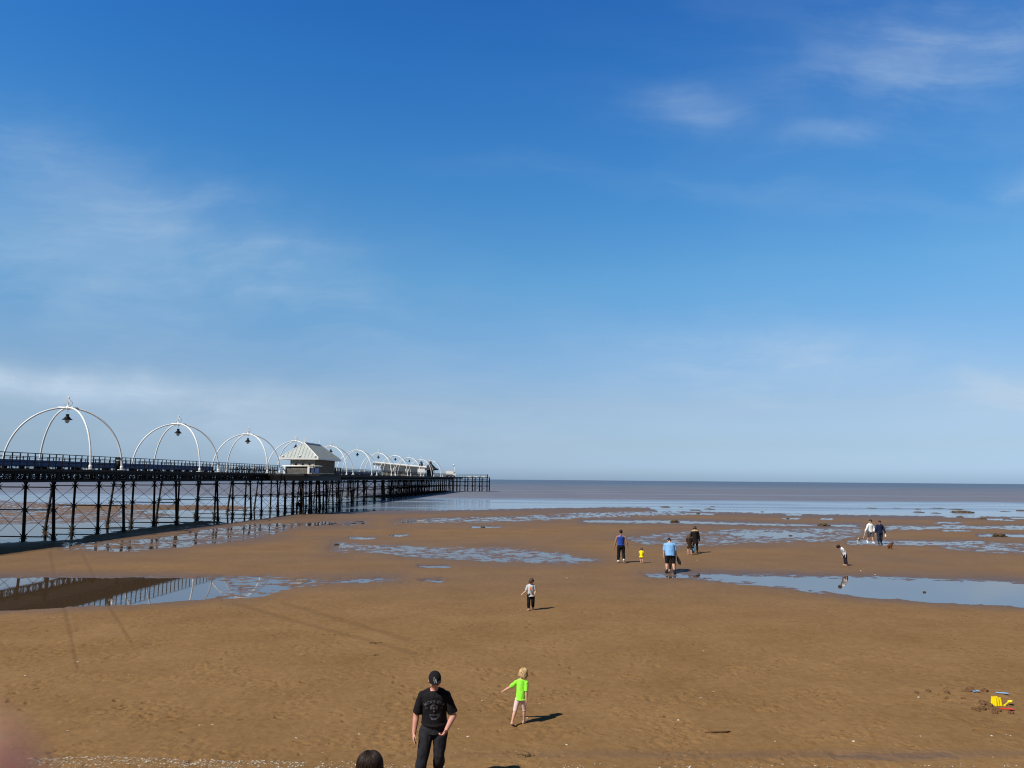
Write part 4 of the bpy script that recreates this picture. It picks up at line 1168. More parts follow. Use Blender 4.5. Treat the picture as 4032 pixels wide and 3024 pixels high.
    def add_leg(self, b, s, e=0.0, frac=1.0, flare=0.0, frac0=0.0):
        pr = [p for p in self.leg_pts(s) if frac0 <= p[0] <= frac + 1e-6]
        b.loft([p[1] for p in pr], [(p[2] + e + flare * max(0, p[0] - .3),) * 2 for p in pr], n=14)
        if frac > .55: b.ell(self.J[('leg', s)][1], self.limb * 1.22 + e, n=12, m=8)

    def foot_frame(self, s):
        Hh_, K, A, fp, out = self.J[('leg', s)]
        return A, rotz(-out) @ rotx(-fp)

    def add_foot(self, b, s, e=0.0, toes=False, collar=0.0):
        A, Q = self.foot_frame(s)
        L_, a = self.ft, self.ank
        w = L_ * .19
        pts = [(-L_ * .24, -a * .42), (-L_ * .10, -a * .35), (L_ * .14, -a * .42), (L_ * .42, -a * .58), (L_ * .64, -a * .68), (L_ * .74, -a * .74)]
        rad = [(w * .62, a * .50), (w * .78, a * .62), (w * .82, a * .56), (w * 1.05, a * .42), (w * .92, a * .32), (w * .55, a * .22)]
        b.loft([A + Q @ Vector((0, y, z)) for y, z in pts], [(r_[0] + e, r_[1] + e) for r_ in rad], side=Q @ Vector((1, 0, 0)), n=14)
        b.ell(A + Q @ Vector((0, -L_ * .1, -a * .3)), (w * .7 + e, w * .9 + e, a * .68 + e), Q)
        if collar: b.tube([A + Q @ Vector((0, -L_ * .06, -a * .3)), A + Q @ Vector((0, -L_ * .06, collar))], [w * .8 + e, self.limb * .86 + e], n=12)
        if toes:
            for i, (x, r_) in enumerate(((-.55, .055), (-.2, .045), (.1, .042), (.38, .038), (.64, .034))):
                b.ell(A + Q @ Vector((-s * -x * w * (1), L_ * (.78 - .035 * i), -a * .80)), (L_ * r_, L_ * .075, L_ * r_ * .9), Q, n=8, m=6)

    def add_head(self, b):
        r_, Q, c = self.headr, self.hr, self.hc
        b.loft([self.nb - self.sp1 @ Vector((0, 0, .02 * self.H)), self.nb + (self.nk - self.nb) * .5, self.nk, self.nk + Q @ Vector((0, .01 * self.H, r_ * .5))], [(self.limb * 1.15,) * 2, (self.limb * 1.02,) * 2, (self.limb * 1.0,) * 2, (self.limb * .98,) * 2], n=14)
        wd = .74 + .06 * self.c
        b.ell(c + Q @ Vector((0, -r_ * .06, r_ * .12)), (r_ * wd, r_ * .90, r_ * .86), Q, n=20, m=14)
        b.loft([c + Q @ Vector((0, r_ * y, r_ * z)) for y, z in ((.06, .1), (.16, -.35), (.28, -.68), (.36, -.92))], [(r_ * .70, r_ * .72), (r_ * .64, r_ * .62), (r_ * .50, r_ * .46), (r_ * .28, r_ * .24)], side=Q @ Vector((1, 0, 0)), n=16)
        b.ell(c + Q @ Vector((0, r_ * .62, -r_ * .82)), (r_ * .22, r_ * .16, r_ * .15), Q, n=10, m=8)          # chin
        b.loft([c + Q @ Vector((0, r_ * y, r_ * z)) for y, z in ((.78, .10), (.90, -.10), (1.02, -.30), (.86, -.40))], [(r_ * .09, r_ * .08), (r_ * .10, r_ * .09), (r_ * .15, r_ * .12), (r_ * .10, r_ * .06)], side=Q @ Vector((1, 0, 0)), n=10)
        for s in (1, -1):
            b.ell(c + Q @ Vector((s * r_ * (wd + .03), -r_ * .04, -r_ * .12)), (r_ * .09, r_ * .17, r_ * .25), Q, n=10, m=8)
            b.ell(c + Q @ Vector((s * r_ * .30, r_ * .72, r_ * .16)), (r_ * .24, r_ * .12, r_ * .08), Q, n=10, m=6)      # brow
            b.ell(c + Q @ Vector((s * r_ * .40, r_ * .58, -r_ * .25)), (r_ * .22, r_ * .16, r_ * .18), Q, n=10, m=6)     # cheek

    def hp(self, x, y, z): return self.hc + self.hr @ (Vector((x, y, z)) * self.headr)

    def body(self, name, mat, root, voxel, hands=None, shoes=False, toes=False):
        b = MB()
        self.add_torso(b)
        for s in (1, -1):
            self.add_arm(b, s); self.add_hand(b, s, **(hands or {}).get(s, {}))
            self.add_leg(b, s)
            self.add_foot(b, s, toes=toes)
        self.add_head(b)
        return b.organic(name, mat, root, voxel, 5)

    def face(self, root):
        for s in (1, -1):
            b = MB(); b.ell(self.hp(s * .30, .80, .02), (self.headr * .11, self.headr * .06, self.headr * .065), self.hr, n=10, m=6); b.build('eye', M['eye'], root, True)
        b = MB(); b.ell(self.hp(0, .80, -.58), (self.headr * .22, self.headr * .06, self.headr * .06), self.hr, n=10, m=6); b.build('mouth', M['lip'], root, True)

    def hair_cap(self, mat, root, length=0.0, e=0.0, voxel=.008, fold=.006, back=0.0, wide=0.0, fringe=.0, name='hair', locks=15):
        b = MB(); r_, Q = self.headr, self.hr
        wd = .78 + .06 * self.c
        b.ell(self.hp(0, -.10, .24), (r_ * (wd + .06) + e, r_ * .95 + e, r_ * .86 + e), Q, n=20, m=14)
        b.ell(self.hp(0, -.34, -.05), (r_ * (wd - .02) + e, r_ * .70 + e, r_ * .78 + e), Q, n=18, m=12)
        if fringe: b.ell(self.hp(0, .55, .62), (r_ * .55, r_ * .34, r_ * .25), Q)
        if length > 0:
            q_ = 15.0 / locks
            for k in range(locks):
                a = R(-118 + 236 * k / (locks - 1))
                x, y = math.sin(a) * (wd + .05 + wide), -math.cos(a) * .85 - .08
                ll = length * (1 + .16 * math.sin(k * 2.3)) * (1.0 if abs(a) < 1.6 else .92)
                p0 = self.hp(x * .85, y * .85, .35); p1 = self.hp(x * 1.04, y * 1.02, -.25)
                p2 = p1 + (self.hr @ Vector((0, 0, -1)) * .35 + Vector((0, 0, -1)) * .65).normalized() * ll * r_ + self.hr @ Vector((x * .08 * r_, -back * r_, 0))
                b.loft([p0, p1, p1.lerp(p2, .55), p2], [(r_ * .24 * max(q_, .45), r_ * .16), (r_ * .25 * max(q_, .45), r_ * .17 * (1 + .5 * math.sin(k * 5.1) * (locks > 15))), (r_ * .22 * max(q_, .4), r_ * .13), (r_ * .07 * q_, r_ * .05 * q_)], n=8)
        return b.organic(name, mat, root, voxel, 3, fold=fold, fscale=38, zstretch=.2)

    def shirt(self, name, mat, root, e=.016, sleeve=.3, hem=.05, flare=.012, voxel=.010, fold=.005, seed=0.0, cuff=.012):
        b = MB(); self.add_torso(b, e, hem, flare, top=sleeve > 0)
        if sleeve > 0:
            for s in (1, -1): self.add_arm(b, s, e * .6, sleeve, cuff * .7)
        return b.organic(name, mat, root, voxel, 3, fold=fold, fscale=11, seed=seed)

    def trousers(self, name, mat, root, e=.014, frac=.98, flare=.012, voxel=.010, fold=.006, seed=0.0):
        b = MB()
        rows = self.torso_rings(e * .9, .05 * self.H, False)[:3]
        b.loft([r_[0] for r_ in rows], [(r_[1], r_[2]) for r_ in rows], side=(1, 0, 0), n=18)
        for s in (1, -1): self.add_leg(b, s, e, frac, flare)
        return b.organic(name, mat, root, voxel, 3, fold=fold, fscale=10, seed=seed, zstretch=.7)

    def shoes(self, mat, root, e=.008, collar=0.0, voxel=.008, name='shoe'):
        for s in (1, -1):
            b = MB(); self.add_foot(b, s, e, collar=collar); b.organic(name, mat, root, voxel, 3)

def strands(b, c, r, n, length, r0, rr, spread=(-PI, PI), back=0.0, crown=.35, wob=.012):
    """Fine locks laid from the crown over an ellipsoid and hanging on below it."""
    for k in range(n):
        a = rr.uniform(*spread); j = rr.uniform(1.0, 1.06); ph = rr.uniform(.05, crown); pts = []
        for i in range(7):
            t = ph + (math.pi * .54 - ph) * i / 6
            pts.append(c + Vector((math.sin(a) * math.sin(t) * r[0] * j, -math.cos(a) * math.sin(t) * r[1] * j, math.cos(t) * r[2] * j)))
            a += rr.uniform(-wob, wob) * 8
        p = pts[-1]
        for i in range(3):
            p = p + Vector((math.sin(a) * rr.uniform(-.2, .12), -math.cos(a) * rr.uniform(-.2, .12) - back, -1)) * (length / 3 * rr.uniform(.6, 1.1)); pts.append(p)
        b.tube(pts, [r0 * q_ for q_ in (.6, .9, 1, 1, 1, 1, 1, .9, .7, .3)], n=5)

def person(label, loc, rz):
    return tag(empty('person', loc, rz), label, 'person')

def stand(px, py, dz=0.0):
    p = ground(px, py); p.z = ground_z(p.x, p.y) + dz
    return p

def text_mesh(name, s, size, mat, parent, fn, spacing=1.0):
    """Letters as real geometry; fn lays a flat (x, y) onto the cloth."""
    cu = bpy.data.curves.new(name, 'FONT'); cu.body = s; cu.size = size; cu.align_x = 'CENTER'; cu.space_character = spacing; cu.offset = size * .016
    o = bpy.data.objects.new(name, cu); COL.objects.link(o)
    dg = bpy.context.evaluated_depsgraph_get()
    me = bpy.data.meshes.new_from_object(o.evaluated_get(dg))
    bpy.data.objects.remove(o)
    bm = bmesh.new(); bm.from_mesh(me)
    bmesh.ops.subdivide_edges(bm, edges=[e for e in bm.edges if e.calc_length() > size * .12], cuts=2, use_grid_fill=False)
    bm.to_mesh(me); bm.free()
    for v in me.vertices: v.co = fn(v.co.x, v.co.y)
    me.materials.clear(); me.materials.append(mat); me.name = name
    return link(bpy.data.objects.new(name, me), parent)

def lay_on(target, origin, right, up, direction, lift=.004):
    """Projects flat art onto the cloth mesh."""
    from mathutils.bvhtree import BVHTree
    dg = bpy.context.evaluated_depsgraph_get()
    bvh = BVHTree.FromPolygons([v.co.copy() for v in target.data.vertices], [tuple(p.vertices) for p in target.data.polygons])
    def fn(x, y):
        o = origin + right * x + up * y - direction * .6
        hit = bvh.ray_cast(o, direction)
        if hit[0] is None: return origin + right * x + up * y
        return hit[0] - direction * lift
    return fn

def flat_art(name, polys, mat, parent, fn):
    b = MB()
    for pts in polys:
        n = len(pts); c = (sum(p[0] for p in pts) / n, sum(p[1] for p in pts) / n)
        vs = [fn(*c)] + [fn(*p) for p in pts]
        b.add(vs, [(0, 1 + i, 1 + (i + 1) % n) for i in range(n)])
    return b.build(name, mat, parent)

def ring(cx_, cy_, r0, r1, a0=0, a1=360, n=24):
    out = []
    for i in range(n):
        t0, t1 = R(a0 + (a1 - a0) * i / n), R(a0 + (a1 - a0) * (i + 1) / n)
        out.append([(cx_ + r0 * math.cos(t0), cy_ + r0 * math.sin(t0)), (cx_ + r1 * math.cos(t0), cy_ + r1 * math.sin(t0)), (cx_ + r1 * math.cos(t1), cy_ + r1 * math.sin(t1)), (cx_ + r0 * math.cos(t1), cy_ + r0 * math.sin(t1))])
    return out

# ---- man in black, walking towards the wall
loc = at(1708, 2660, 12.35); gx, gy = loc.x + .02, 12.35
f = Fig(1.73, lean=11, head=(17, -5, 0), girth=1.05, sh_w=.95,
        arms={1: ((-10, 17), (16, 5), (20, 0)), -1: ((2, 22), (48, -24), (44, -30))},
        legs={1: ((14, 8), (5, 7), 0, 10), -1: ((6, -2), (-30, -3), 22, 6)})
p = person('man in black cap and black t-shirt walking with head bowed', (gx, gy, ground_z(gx, gy)), PI + R(3))
f.body('body', M['skin_pink'], p, .0065, hands={1: dict(curl=30), -1: dict(curl=70)})
f.face(p)
sh_ = f.shirt('t_shirt', M['black'], p, e=.026, sleeve=.5, hem=-.035, flare=.010, voxel=.008, fold=.010, cuff=.034)
f.trousers('trousers', M['charcoal'], p, e=.020, voxel=.008, fold=.012)
f.shoes(M['shoe_dark'], p, .010, voxel=.008)
f.hair_cap(M['hair_brown'], p, e=-.006, fold=.003)
b = MB(); r_ = f.headr
b.ell(f.hp(0, -.06, .36), (r_ * .80, r_ * .98, r_ * .74), f.hr, n=22, m=14)
b.loft([f.hp(0, -.06, .14), f.hp(0, -.06, .46)], [(r_ * .82, r_ * 1.0), (r_ * .81, r_ * .98)], side=f.hr @ Vector((1, 0, 0)), n=22)
b.loft([f.hp(0, .55, .40), f.hp(0, 1.0, .45), f.hp(0, 1.24, .44), f.hp(0, 1.36, .40)], [(r_ * .80, r_ * .06), (r_ * .80, r_ * .045), (r_ * .62, r_ * .045), (r_ * .30, r_ * .04)], side=f.hr @ Vector((1, 0, 0)), n=16)
cap = b.organic('cap', M['black'], p, .006, 2)
fu, fr, fd = f.hr @ Vector((0, 0, 1)), f.hr @ Vector((-1, 0, 0)), f.hr @ Vector((0, -1, -.15)).normalized()
fn = lay_on(cap, f.hp(0, 1.0, .70), fr, fu, fd)
flat_art('cap_emblem', [[(x * .72 + y * .1, y * .8) for x, y in q_] for q_ in (
    [(-.030, .046), (-.021, .046), (-.021, -.006), (-.030, -.006)], [(-.030, -.006), (-.030, -.014), (.004, -.014), (.004, -.006)],
    [(-.012, -.032), (-.003, -.032), (.016, .022), (.009, .026)], [(.024, -.032), (.033, -.032), (.018, .026), (.010, .022)], [(-.002, -.014), (.024, -.014), (.022, -.007), (.000, -.007)])], M['print_white'], cap, fn)
cu_, cr_, cd_ = f.sp1 @ Vector((0, 0, 1)), Vector((-1, 0, 0)), (f.sp1 @ Vector((0, -1, 0))).normalized()
fn = lay_on(sh_, f.waist + f.sp1 @ Vector((0, .05, f.torso * .20)), cr_, cu_, cd_)
RA = .165
def arc(x, y): 
    a = x / RA; return fn((RA + y) * math.sin(a), (RA + y) * math.cos(a) - .055)
text_mesh('shirt_lettering', "MICK'S GYM", .058, M['print_grey'], sh_, arc, 1.0)
text_mesh('shirt_lettering', '19', .040, M['print_grey'], sh_, lambda x, y: fn(x - .115, y + .005))
text_mesh('shirt_lettering', '76', .040, M['print_grey'], sh_, lambda x, y: fn(x + .115, y + .005))
text_mesh('shirt_lettering', 'BOXING', .040, M['print_grey'], sh_, lambda x, y: fn(x + .012, y - .095 + .12 * x * x * 4))
flat_art('shirt_print', ring(0, .035, .030, .056, -35, 215) + ring(0, .030, 0.0, .022, 0, 360, 12) + [[(-.016, -.01), (.020, -.01), (.006, -.035), (-.006, -.035)]] + ring(.01, -.06, .075, .084, 215, 330, 14) + [[(-.04, -.155), (.028, -.155), (.036, -.130), (-.046, -.130)]], M['print_grey'], sh_, fn)

# ---- child in lime green
g0 = stand(2050, 2866)
f = Fig(1.05, child=1, lean=5, girth=.78, sh_w=.88, head=(22, 34, 6), arms={-1: ((2, 50), (12, 58)), 1: ((-12, 4), (-4, 2))}, legs={-1: ((-16, 11), (-24, 9), 10, 24), 1: ((14, 0), (2, -2), 0, 10)})
p = person('blond child in lime green t-shirt walking barefoot on the sand', g0, R(-16))
f.body('body', M['skin'], p, .0055, hands={-1: dict(curl=40), 1: dict(curl=20)}, toes=True)
f.shirt('t_shirt', M['lime'], p, e=.014, sleeve=.5, hem=.045, flare=.014, voxel=.006, fold=.008, cuff=.016)
f.trousers('shorts', M['palepink'], p, e=.007, frac=.56, flare=.006, voxel=.006, fold=.003)
f.hair_cap(M['hair_blond'], p, length=.8, e=.002, voxel=.0038, fold=.004, back=.05, wide=.06, locks=40)
b = MB(); r_ = f.headr; strands(b, f.hp(0, -.12, .2), (r_ * .93, r_ * 1.02, r_ * .93), 260, .075, .0024, rnd_, (-2.5, 2.5), wob=.02); b.build('loose_hair', surface('blond_hair_strand', (.55, .38, .19), .5, .6, 40, 0, 1, .3), p, True)

# ---- child in grey t-shirt
g0 = stand(2090, 2408)
f = Fig(1.12, child=.85, lean=2, head=(12, -58, 0), arms={1: ((6, 18), (20, 52)), -1: ((-6, 14), (50, -12))}, legs={1: ((8, 2), (2, 2), 0, 8), -1: ((-4, 2), (-26, 1), 22, 8)})
p = person('child in pale grey t-shirt with orange print and black trousers, barefoot', g0, PI)
f.body('body', M['skin'], p, .008)
ts = f.shirt('t_shirt', M['greymarl'], p, e=.016, sleeve=.5, hem=.07, flare=.014, voxel=.008, fold=.006, cuff=.018)
f.trousers('trousers', M['black'], p, e=.016, voxel=.008, fold=.006, frac=.95)
f.face(p)
f.hair_cap(M['hair_brown'], p, length=.55, e=.004, voxel=.008, fold=.006, back=.15)
fn = lay_on(ts, f.waist + f.sp1 @ Vector((0, .05, f.torso * .22)), Vector((-1, 0, 0)), Vector((0, 0, 1)), Vector((0, -1, 0)))
flat_art('shirt_print', [[(-.045, -.03), (.02, -.04), (.0, .05), (-.02, .075), (-.035, .03)]], M['print_orange'], ts, fn)
flat_art('shirt_print', ring(-.005, -.085, .035, .045, 20, 170, 8) + [[(-.05, -.10), (.05, -.075), (.055, -.09), (-.045, -.115)], [(-.04, -.135), (.06, -.115), (.062, -.125), (-.035, -.15)]] + ring(.03, -.10, .012, .022), M['print_dark'], ts, fn)

# ---- man in royal blue vest
g0 = stand(2446, 2220)
f = Fig(1.78, lean=1, head=(6, 8, 0), girth=1.05, sh_w=1.1, arms={-1: ((3, 17), (10, 13)), 1: ((-4, 20), (12, 12))}, legs={-1: ((6, 4), (2, 3)), 1: ((4, 3), (-34, 2), 42, 12)})
p = person('man in royal blue racerback vest, black joggers and white trainers', g0, R(-4))
f.body('body', M['skin_tan'], p, .009, hands={1: dict(curl=35), -1: dict(curl=35)})
b = MB(); f.add_torso(b, .016, .05, .008, top=False)
vest = MB()
rows = f.torso_rings(.026, -.03, False, .008)[:6]
vest.loft([q_[0] for q_ in rows], [(q_[1], q_[2]) for q_ in rows], side=(1, 0, 0), n=20)
yb = -f.H * .05
vest.loft([f.waist + f.sp1 @ Vector((0, -.04, f.torso * .36)), f.chest + f.sp1 @ Vector((0, -.045, f.torso * .06)), f.nb + f.sp1 @ Vector((0, -.045, .0))], [(.135, .085), (.085, .085), (.055, .05)], side=(1, 0, 0), n=12)
for s in (1, -1):
    vest.loft([f.nb + f.sp1 @ Vector((s * .03, -.05, .0)), f.nb + f.sp1 @ Vector((s * .075, .0, .02)), f.chest + f.sp1 @ Vector((s * .07, .095, .0))], [(.024, .02)] * 3, n=8)
vest.organic('vest', M['royal'], p, .010, 3, fold=.004, fscale=11)
f.trousers('trousers', M['black'], p, e=.022, flare=.016)
f.shoes(M['shoe_white'], p, .010)
f.hair_cap(M['hair_dark'], p, e=-.005, fold=.002)

# ---- toddler in yellow
g0 = stand(2526, 2221)
f = Fig(.86, child=1, lean=6, head=(12, 30, 0), arms={-1: ((6, 12), (30, 6)), 1: ((6, 12), (40, 0))}, legs={-1: ((10, 2), (-4, 1), 0, 5), 1: ((-6, 1), (-18, 0), 14, 5)})
p = person('dark haired toddler in a yellow dress walking barefoot', g0, R(-20))
f.body('body', M['skin'], p, .008)
b = MB(); f.add_torso(b, .014, .10, .035)
for s in (1, -1): f.add_arm(b, s, .012, .25, .03)
b.organic('dress', M['yellow_cloth'], p, .008, 3, fold=.006, fscale=16)
f.hair_cap(M['hair_brown'], p, length=.45, e=.004, voxel=.008)

# ---- man in pale blue t-shirt
g0 = stand(2640, 2258)
f = Fig(1.80, lean=12, head=(46, 0, 0), girth=1.28, sh_w=1.18, arms={-1: ((4, 9), (20, 2)), 1: ((2, 11), (22, 4))}, legs={-1: ((5, 4), (0, 3), 0, 12), 1: ((-2, 5), (-10, 3), 6, 14)})
p = person('man in pale blue t-shirt and black shorts seen from behind, head bowed', g0, R(-3))
f.body('body', M['skin'], p, .010)
f.shirt('t_shirt', M['sky_cloth'], p, e=.032, sleeve=.5, hem=.05, flare=.014, fold=.008, cuff=.035)
f.trousers('shorts', M['black'], p, e=.014, frac=.49, flare=.06)
f.shoes(M['shoe_dark'], p, .012, collar=.09)
f.hair_cap(M['hair_dark'], p, e=-.004, fold=.002)
bag = tag(empty('shoulder_bag', g0 + Vector((.40, .12, .0))), 'dark tapering bag hanging beside the man in the pale blue t-shirt', 'bag')
b = MB(); b.loft([(0, 0, .82), (.03, 0, .66), (.09, 0, .52), (.14, 0, .40)], [(.03, .02), (.08, .05), (.09, .06), (.02, .02)], side=(1, 0, 0), n=12); b.organic('pouch', M['dark'], bag, .008, 3)
b = MB(); b.tube([(0, 0, .80), (-.06, 0, .98), (-.12, -.02, 1.2)], .010, n=6); b.build('strap', M['dark'], bag)
# somebody standing close in front of him
g1 = stand(2652, 2251) + Vector((-.03, .12, 0))
f = Fig(1.52, lean=20, head=(30, -20, 0), legs={-1: ((3, 3), (-2, 2)), 1: ((4, 3), (-3, 2))})
p = person('person in dark clothes almost hidden behind the man in pale blue', g1, R(150))
f.body('body', M['skin'], p, .011); f.shirt('jumper', M['coat'], p, e=.02, sleeve=1, hem=.08); f.trousers('trousers', M['browncloth'], p, e=.02, frac=1.0); f.hair_cap(M['hair_dark'], p, length=.3); f.face(p)

# ---- woman in fur hooded coat, and girl with bucket
g0 = stand(2738, 2181)
f = Fig(1.70, lean=3, head=(14, 8, 0), arms={-1: ((20, 14), (78, -10)), 1: ((2, 12), (8, 7))}, legs={-1: ((6, 2), (2, 1)), 1: ((-2, 2), (-8, 2))})
p = person('woman in dark coat with tan fur hood lying on her shoulders', g0, R(-6))
f.body('body', M['skin'], p, .011)
b = MB(); f.add_torso(b, .035, .26, .02)
for s in (1, -1): f.add_arm(b, s, .022, 1.0)
b.organic('coat', M['coat'], p, .011, 3, fold=.007)
f.trousers('trousers', M['coat'], p, e=.012); f.shoes(M['shoe_dark'], p, .010, collar=.08)
b = MB()
for k in range(14):
    a = R(-150 + 300 * k / 13)
    b.ell(f.nb + f.sp1 @ Vector((math.sin(a) * .16, -math.cos(a) * .10 - .02, -.02 + .02 * math.cos(a))), (.062, .062, .052))
b.organic('fur_hood', M['tanfur'], p, .010, 2, fold=.014, fscale=40, zstretch=1)
f.hair_cap(M['hair_brown'], p, e=.006, length=.25)
g1 = stand(2716, 2187)
f = Fig(1.30, child=.5, lean=4, head=(22, -14, 0), arms={-1: ((12, 6), (60, -8)), 1: ((6, 8), (10, 8))}, legs={-1: ((4, 2), (0, 2), 0, 6), 1: ((-3, 2), (-6, 2), 0, 12)})
p = person('long haired girl in short dark dress holding a blue bucket', g1, R(-4))
f.body('body', M['skin'], p, .009, hands={1: dict(grip=True)})
b = MB(); f.add_torso(b, .018, .24, .025)
for s in (1, -1): f.add_arm(b, s, .014, .5)
b.organic('dress', M['browncloth'], p, .009, 3, fold=.006)
f.hair_cap(surface('honey_brown_hair', (.085, .05, .022), .5, .5, 70, .4, 160, .4), p, length=2.6, e=.006, back=.10, wide=.05, voxel=.009, fold=.012)
S, E, W, d2 = f.J[('arm', 1)]
hand = p.matrix_basis @ (W + d2 * f.hand * .55) if False else Vector(g1) + rotz(R(-4)) @ (W + d2 * f.hand * .55)
bk = tag(empty('bucket', (hand.x + .02, hand.y, hand.z - .34)), 'bright blue toy bucket hanging from the girl\'s hand', 'bucket')
b = MB(); b.tube([(0, 0, 0), (0, 0, .20), (0, 0, .205), (0, 0, .19), (0, 0, .02)], [.085, .12, .128, .112, .078], n=20); b.build('pail', M['toy_cyan'], bk, True)
b = MB(); b.tube([(.12 * math.cos(t), 0, .195 + .15 * math.sin(t)) for t in np.linspace(0, PI, 13)], .006, n=6); b.build('handle', M['white'], bk)

# ---- boy bending forward
g0 = stand(3328, 2231)
f = Fig(1.30, child=.55, lean=40, head=(26, 0, 0), arms={1: ((-30, 8), (-4, 4)), -1: ((-30, 8), (-4, 4))}, legs={1: ((-7, 2), (-3, 2), 0, 4), -1: ((-3, 2), (-7, 2), 0, 4)})
p = person('barefoot boy in white long-sleeved top bending over to look into the pool', g0, R(97))
f.body('body', M['skin'], p, .009, toes=False)
jm = f.shirt('jumper', M['white_cloth'], p, e=.016, sleeve=.95, hem=.05, flare=.006, voxel=.009, fold=.006)
fn = lay_on(jm, f.waist + f.sp1 @ Vector((-.05, 0, f.torso * .3)), Vector((0, 1, 0)), f.sp1 @ Vector((0, 0, 1)), Vector((1, 0, 0)))
flat_art('jumper_stripe', [[(.03, -.10), (.06, -.10), (.0, .04), (-.04, .10), (-.05, .07)], [(.05, -.14), (.08, -.12), (.04, -.06), (.02, -.08)]], M['print_dark'], jm, fn)
f.trousers('trousers', M['charcoal'], p, e=.014, flare=.012, frac=.95, voxel=.009)
f.hair_cap(M['hair_dark'], p, length=.12, e=.008, fringe=1)

# ---- couple with dogs
g0 = stand(3430, 2140)
f = Fig(1.80, lean=2, head=(8, -6, 0), arms={1: ((14, 26), (40, 44)), -1: ((6, 16), (46, -26))}, legs={1: ((-6, 3), (-38, 2), 30, 8), -1: ((9, 2), (2, 2), 0, 8)})
p = person('person in white hooded top, dark cap and grey shorts walking a dog', g0, PI + R(4))
f.body('body', M['skin'], p, .010, hands={1: dict(grip=True), -1: dict(grip=True)})
f.shirt('hooded_top', M['white_cloth'], p, e=.030, sleeve=1.0, hem=.05, flare=.0, fold=.010)
b = MB(); 
for k in range(10):
    a = R(-130 + 260 * k / 9); b.ell(f.nb + f.sp1 @ Vector((math.sin(a) * .11, -math.cos(a) * .09, .0)), (.05, .05, .045))
b.organic('hood', M['white_cloth'], p, .010, 3)
f.trousers('shorts', M['greycloth'], p, e=.030, frac=.5, flare=.05); f.shoes(M['shoe_white'], p, .010, collar=.05); f.face(p)
f.hair_cap(M['hair_dark'], p, e=-.003)
b = MB(); r_ = f.headr; b.ell(f.hp(0, -.06, .36), (r_ * .86, r_ * 1.0, r_ * .80), f.hr); b.loft([f.hp(0, .5, .26), f.hp(0, 1.3, .2), f.hp(0, 1.5, .12)], [(r_ * .75, r_ * .06), (r_ * .6, r_ * .05), (r_ * .3, r_ * .04)], side=f.hr @ Vector((1, 0, 0))); b.organic('cap', M['dark'], p, .009, 2)
def wpos(f_, g_, rz_, s): 
    S, E, W, d2 = f_.J[('arm', s)]
    return Vector(g_) + rotz(rz_) @ (W + d2 * f_.hand * .5)
h_r, h_l = wpos(f, g0, PI + R(4), 1), wpos(f, g0, PI + R(4), -1)
th_ = tag(empty('ball_thrower', h_r), 'pale plastic ball thrower held out by the person in the white top', 'ball thrower')
b = MB(); b.tube([(0.05, 0, .08), (-.02, -.05, -.12), (-.12, -.08, -.36), (-.14, -.09, -.46)], [.018, .012, .010, .012], n=8); b.build('shaft', M['bag'], th_, True)
b = MB(); b.ell((-.15, -.09, -.49), (.045, .045, .045), n=12, m=8); b.build('cup', M['shell'], th_, True)

g1 = stand(3466, 2143)
f2 = Fig(1.76, lean=3, head=(14, 10, 0), girth=1.15, sh_w=1.1, arms={1: ((2, 18), (14, 14)), -1: ((4, 20), (22, 6))}, legs={1: ((8, 3), (2, 2), 0, 6), -1: ((-6, 2), (-16, 2), 10, 6)})
p = person('person in navy jacket, jeans and dark red hat walking with a bag', g1, PI)
f2.body('body', M['skin_pink'], p, .010, hands={-1: dict(grip=True)})
f2.shirt('jacket', M['navy'], p, e=.034, sleeve=1.0, hem=.07, flare=.0, fold=.010)
f2.trousers('jeans', M['denim'], p, e=.018, flare=.014); f2.shoes(M['shoe_dark'], p, .010); f2.face(p)
f2.hair_cap(M['hair_dark'], p, e=0)
b = MB(); r_ = f2.headr; b.ell(f2.hp(0, -.06, .36), (r_ * .86, r_ * .98, r_ * .80), f2.hr); b.organic('hat', surface('dark_red_wool', (.06, .015, .015), .95, .3, 40), p, .009, 2)
hb = wpos(f2, g1, PI, -1)
bg_ = tag(empty('carrier_bag', hb), 'small white bag in the hand of the person in the navy jacket', 'bag')
b = MB(); b.loft([(0, 0, .03), (0, 0, -.03), (0, 0, -.13), (0, 0, -.20)], [(.02, .015), (.05, .04), (.075, .055), (.05, .04)], side=(1, 0, 0), n=12); b.organic('sack', M['bag'], bg_, .008, 2, fold=.008, fscale=30)
b = MB(); b.tube([(.02 * math.cos(t), 0, .03 + .05 * math.sin(t)) for t in np.linspace(0, PI, 9)], .006, n=6); b.build('handle', M['bag'], bg_)

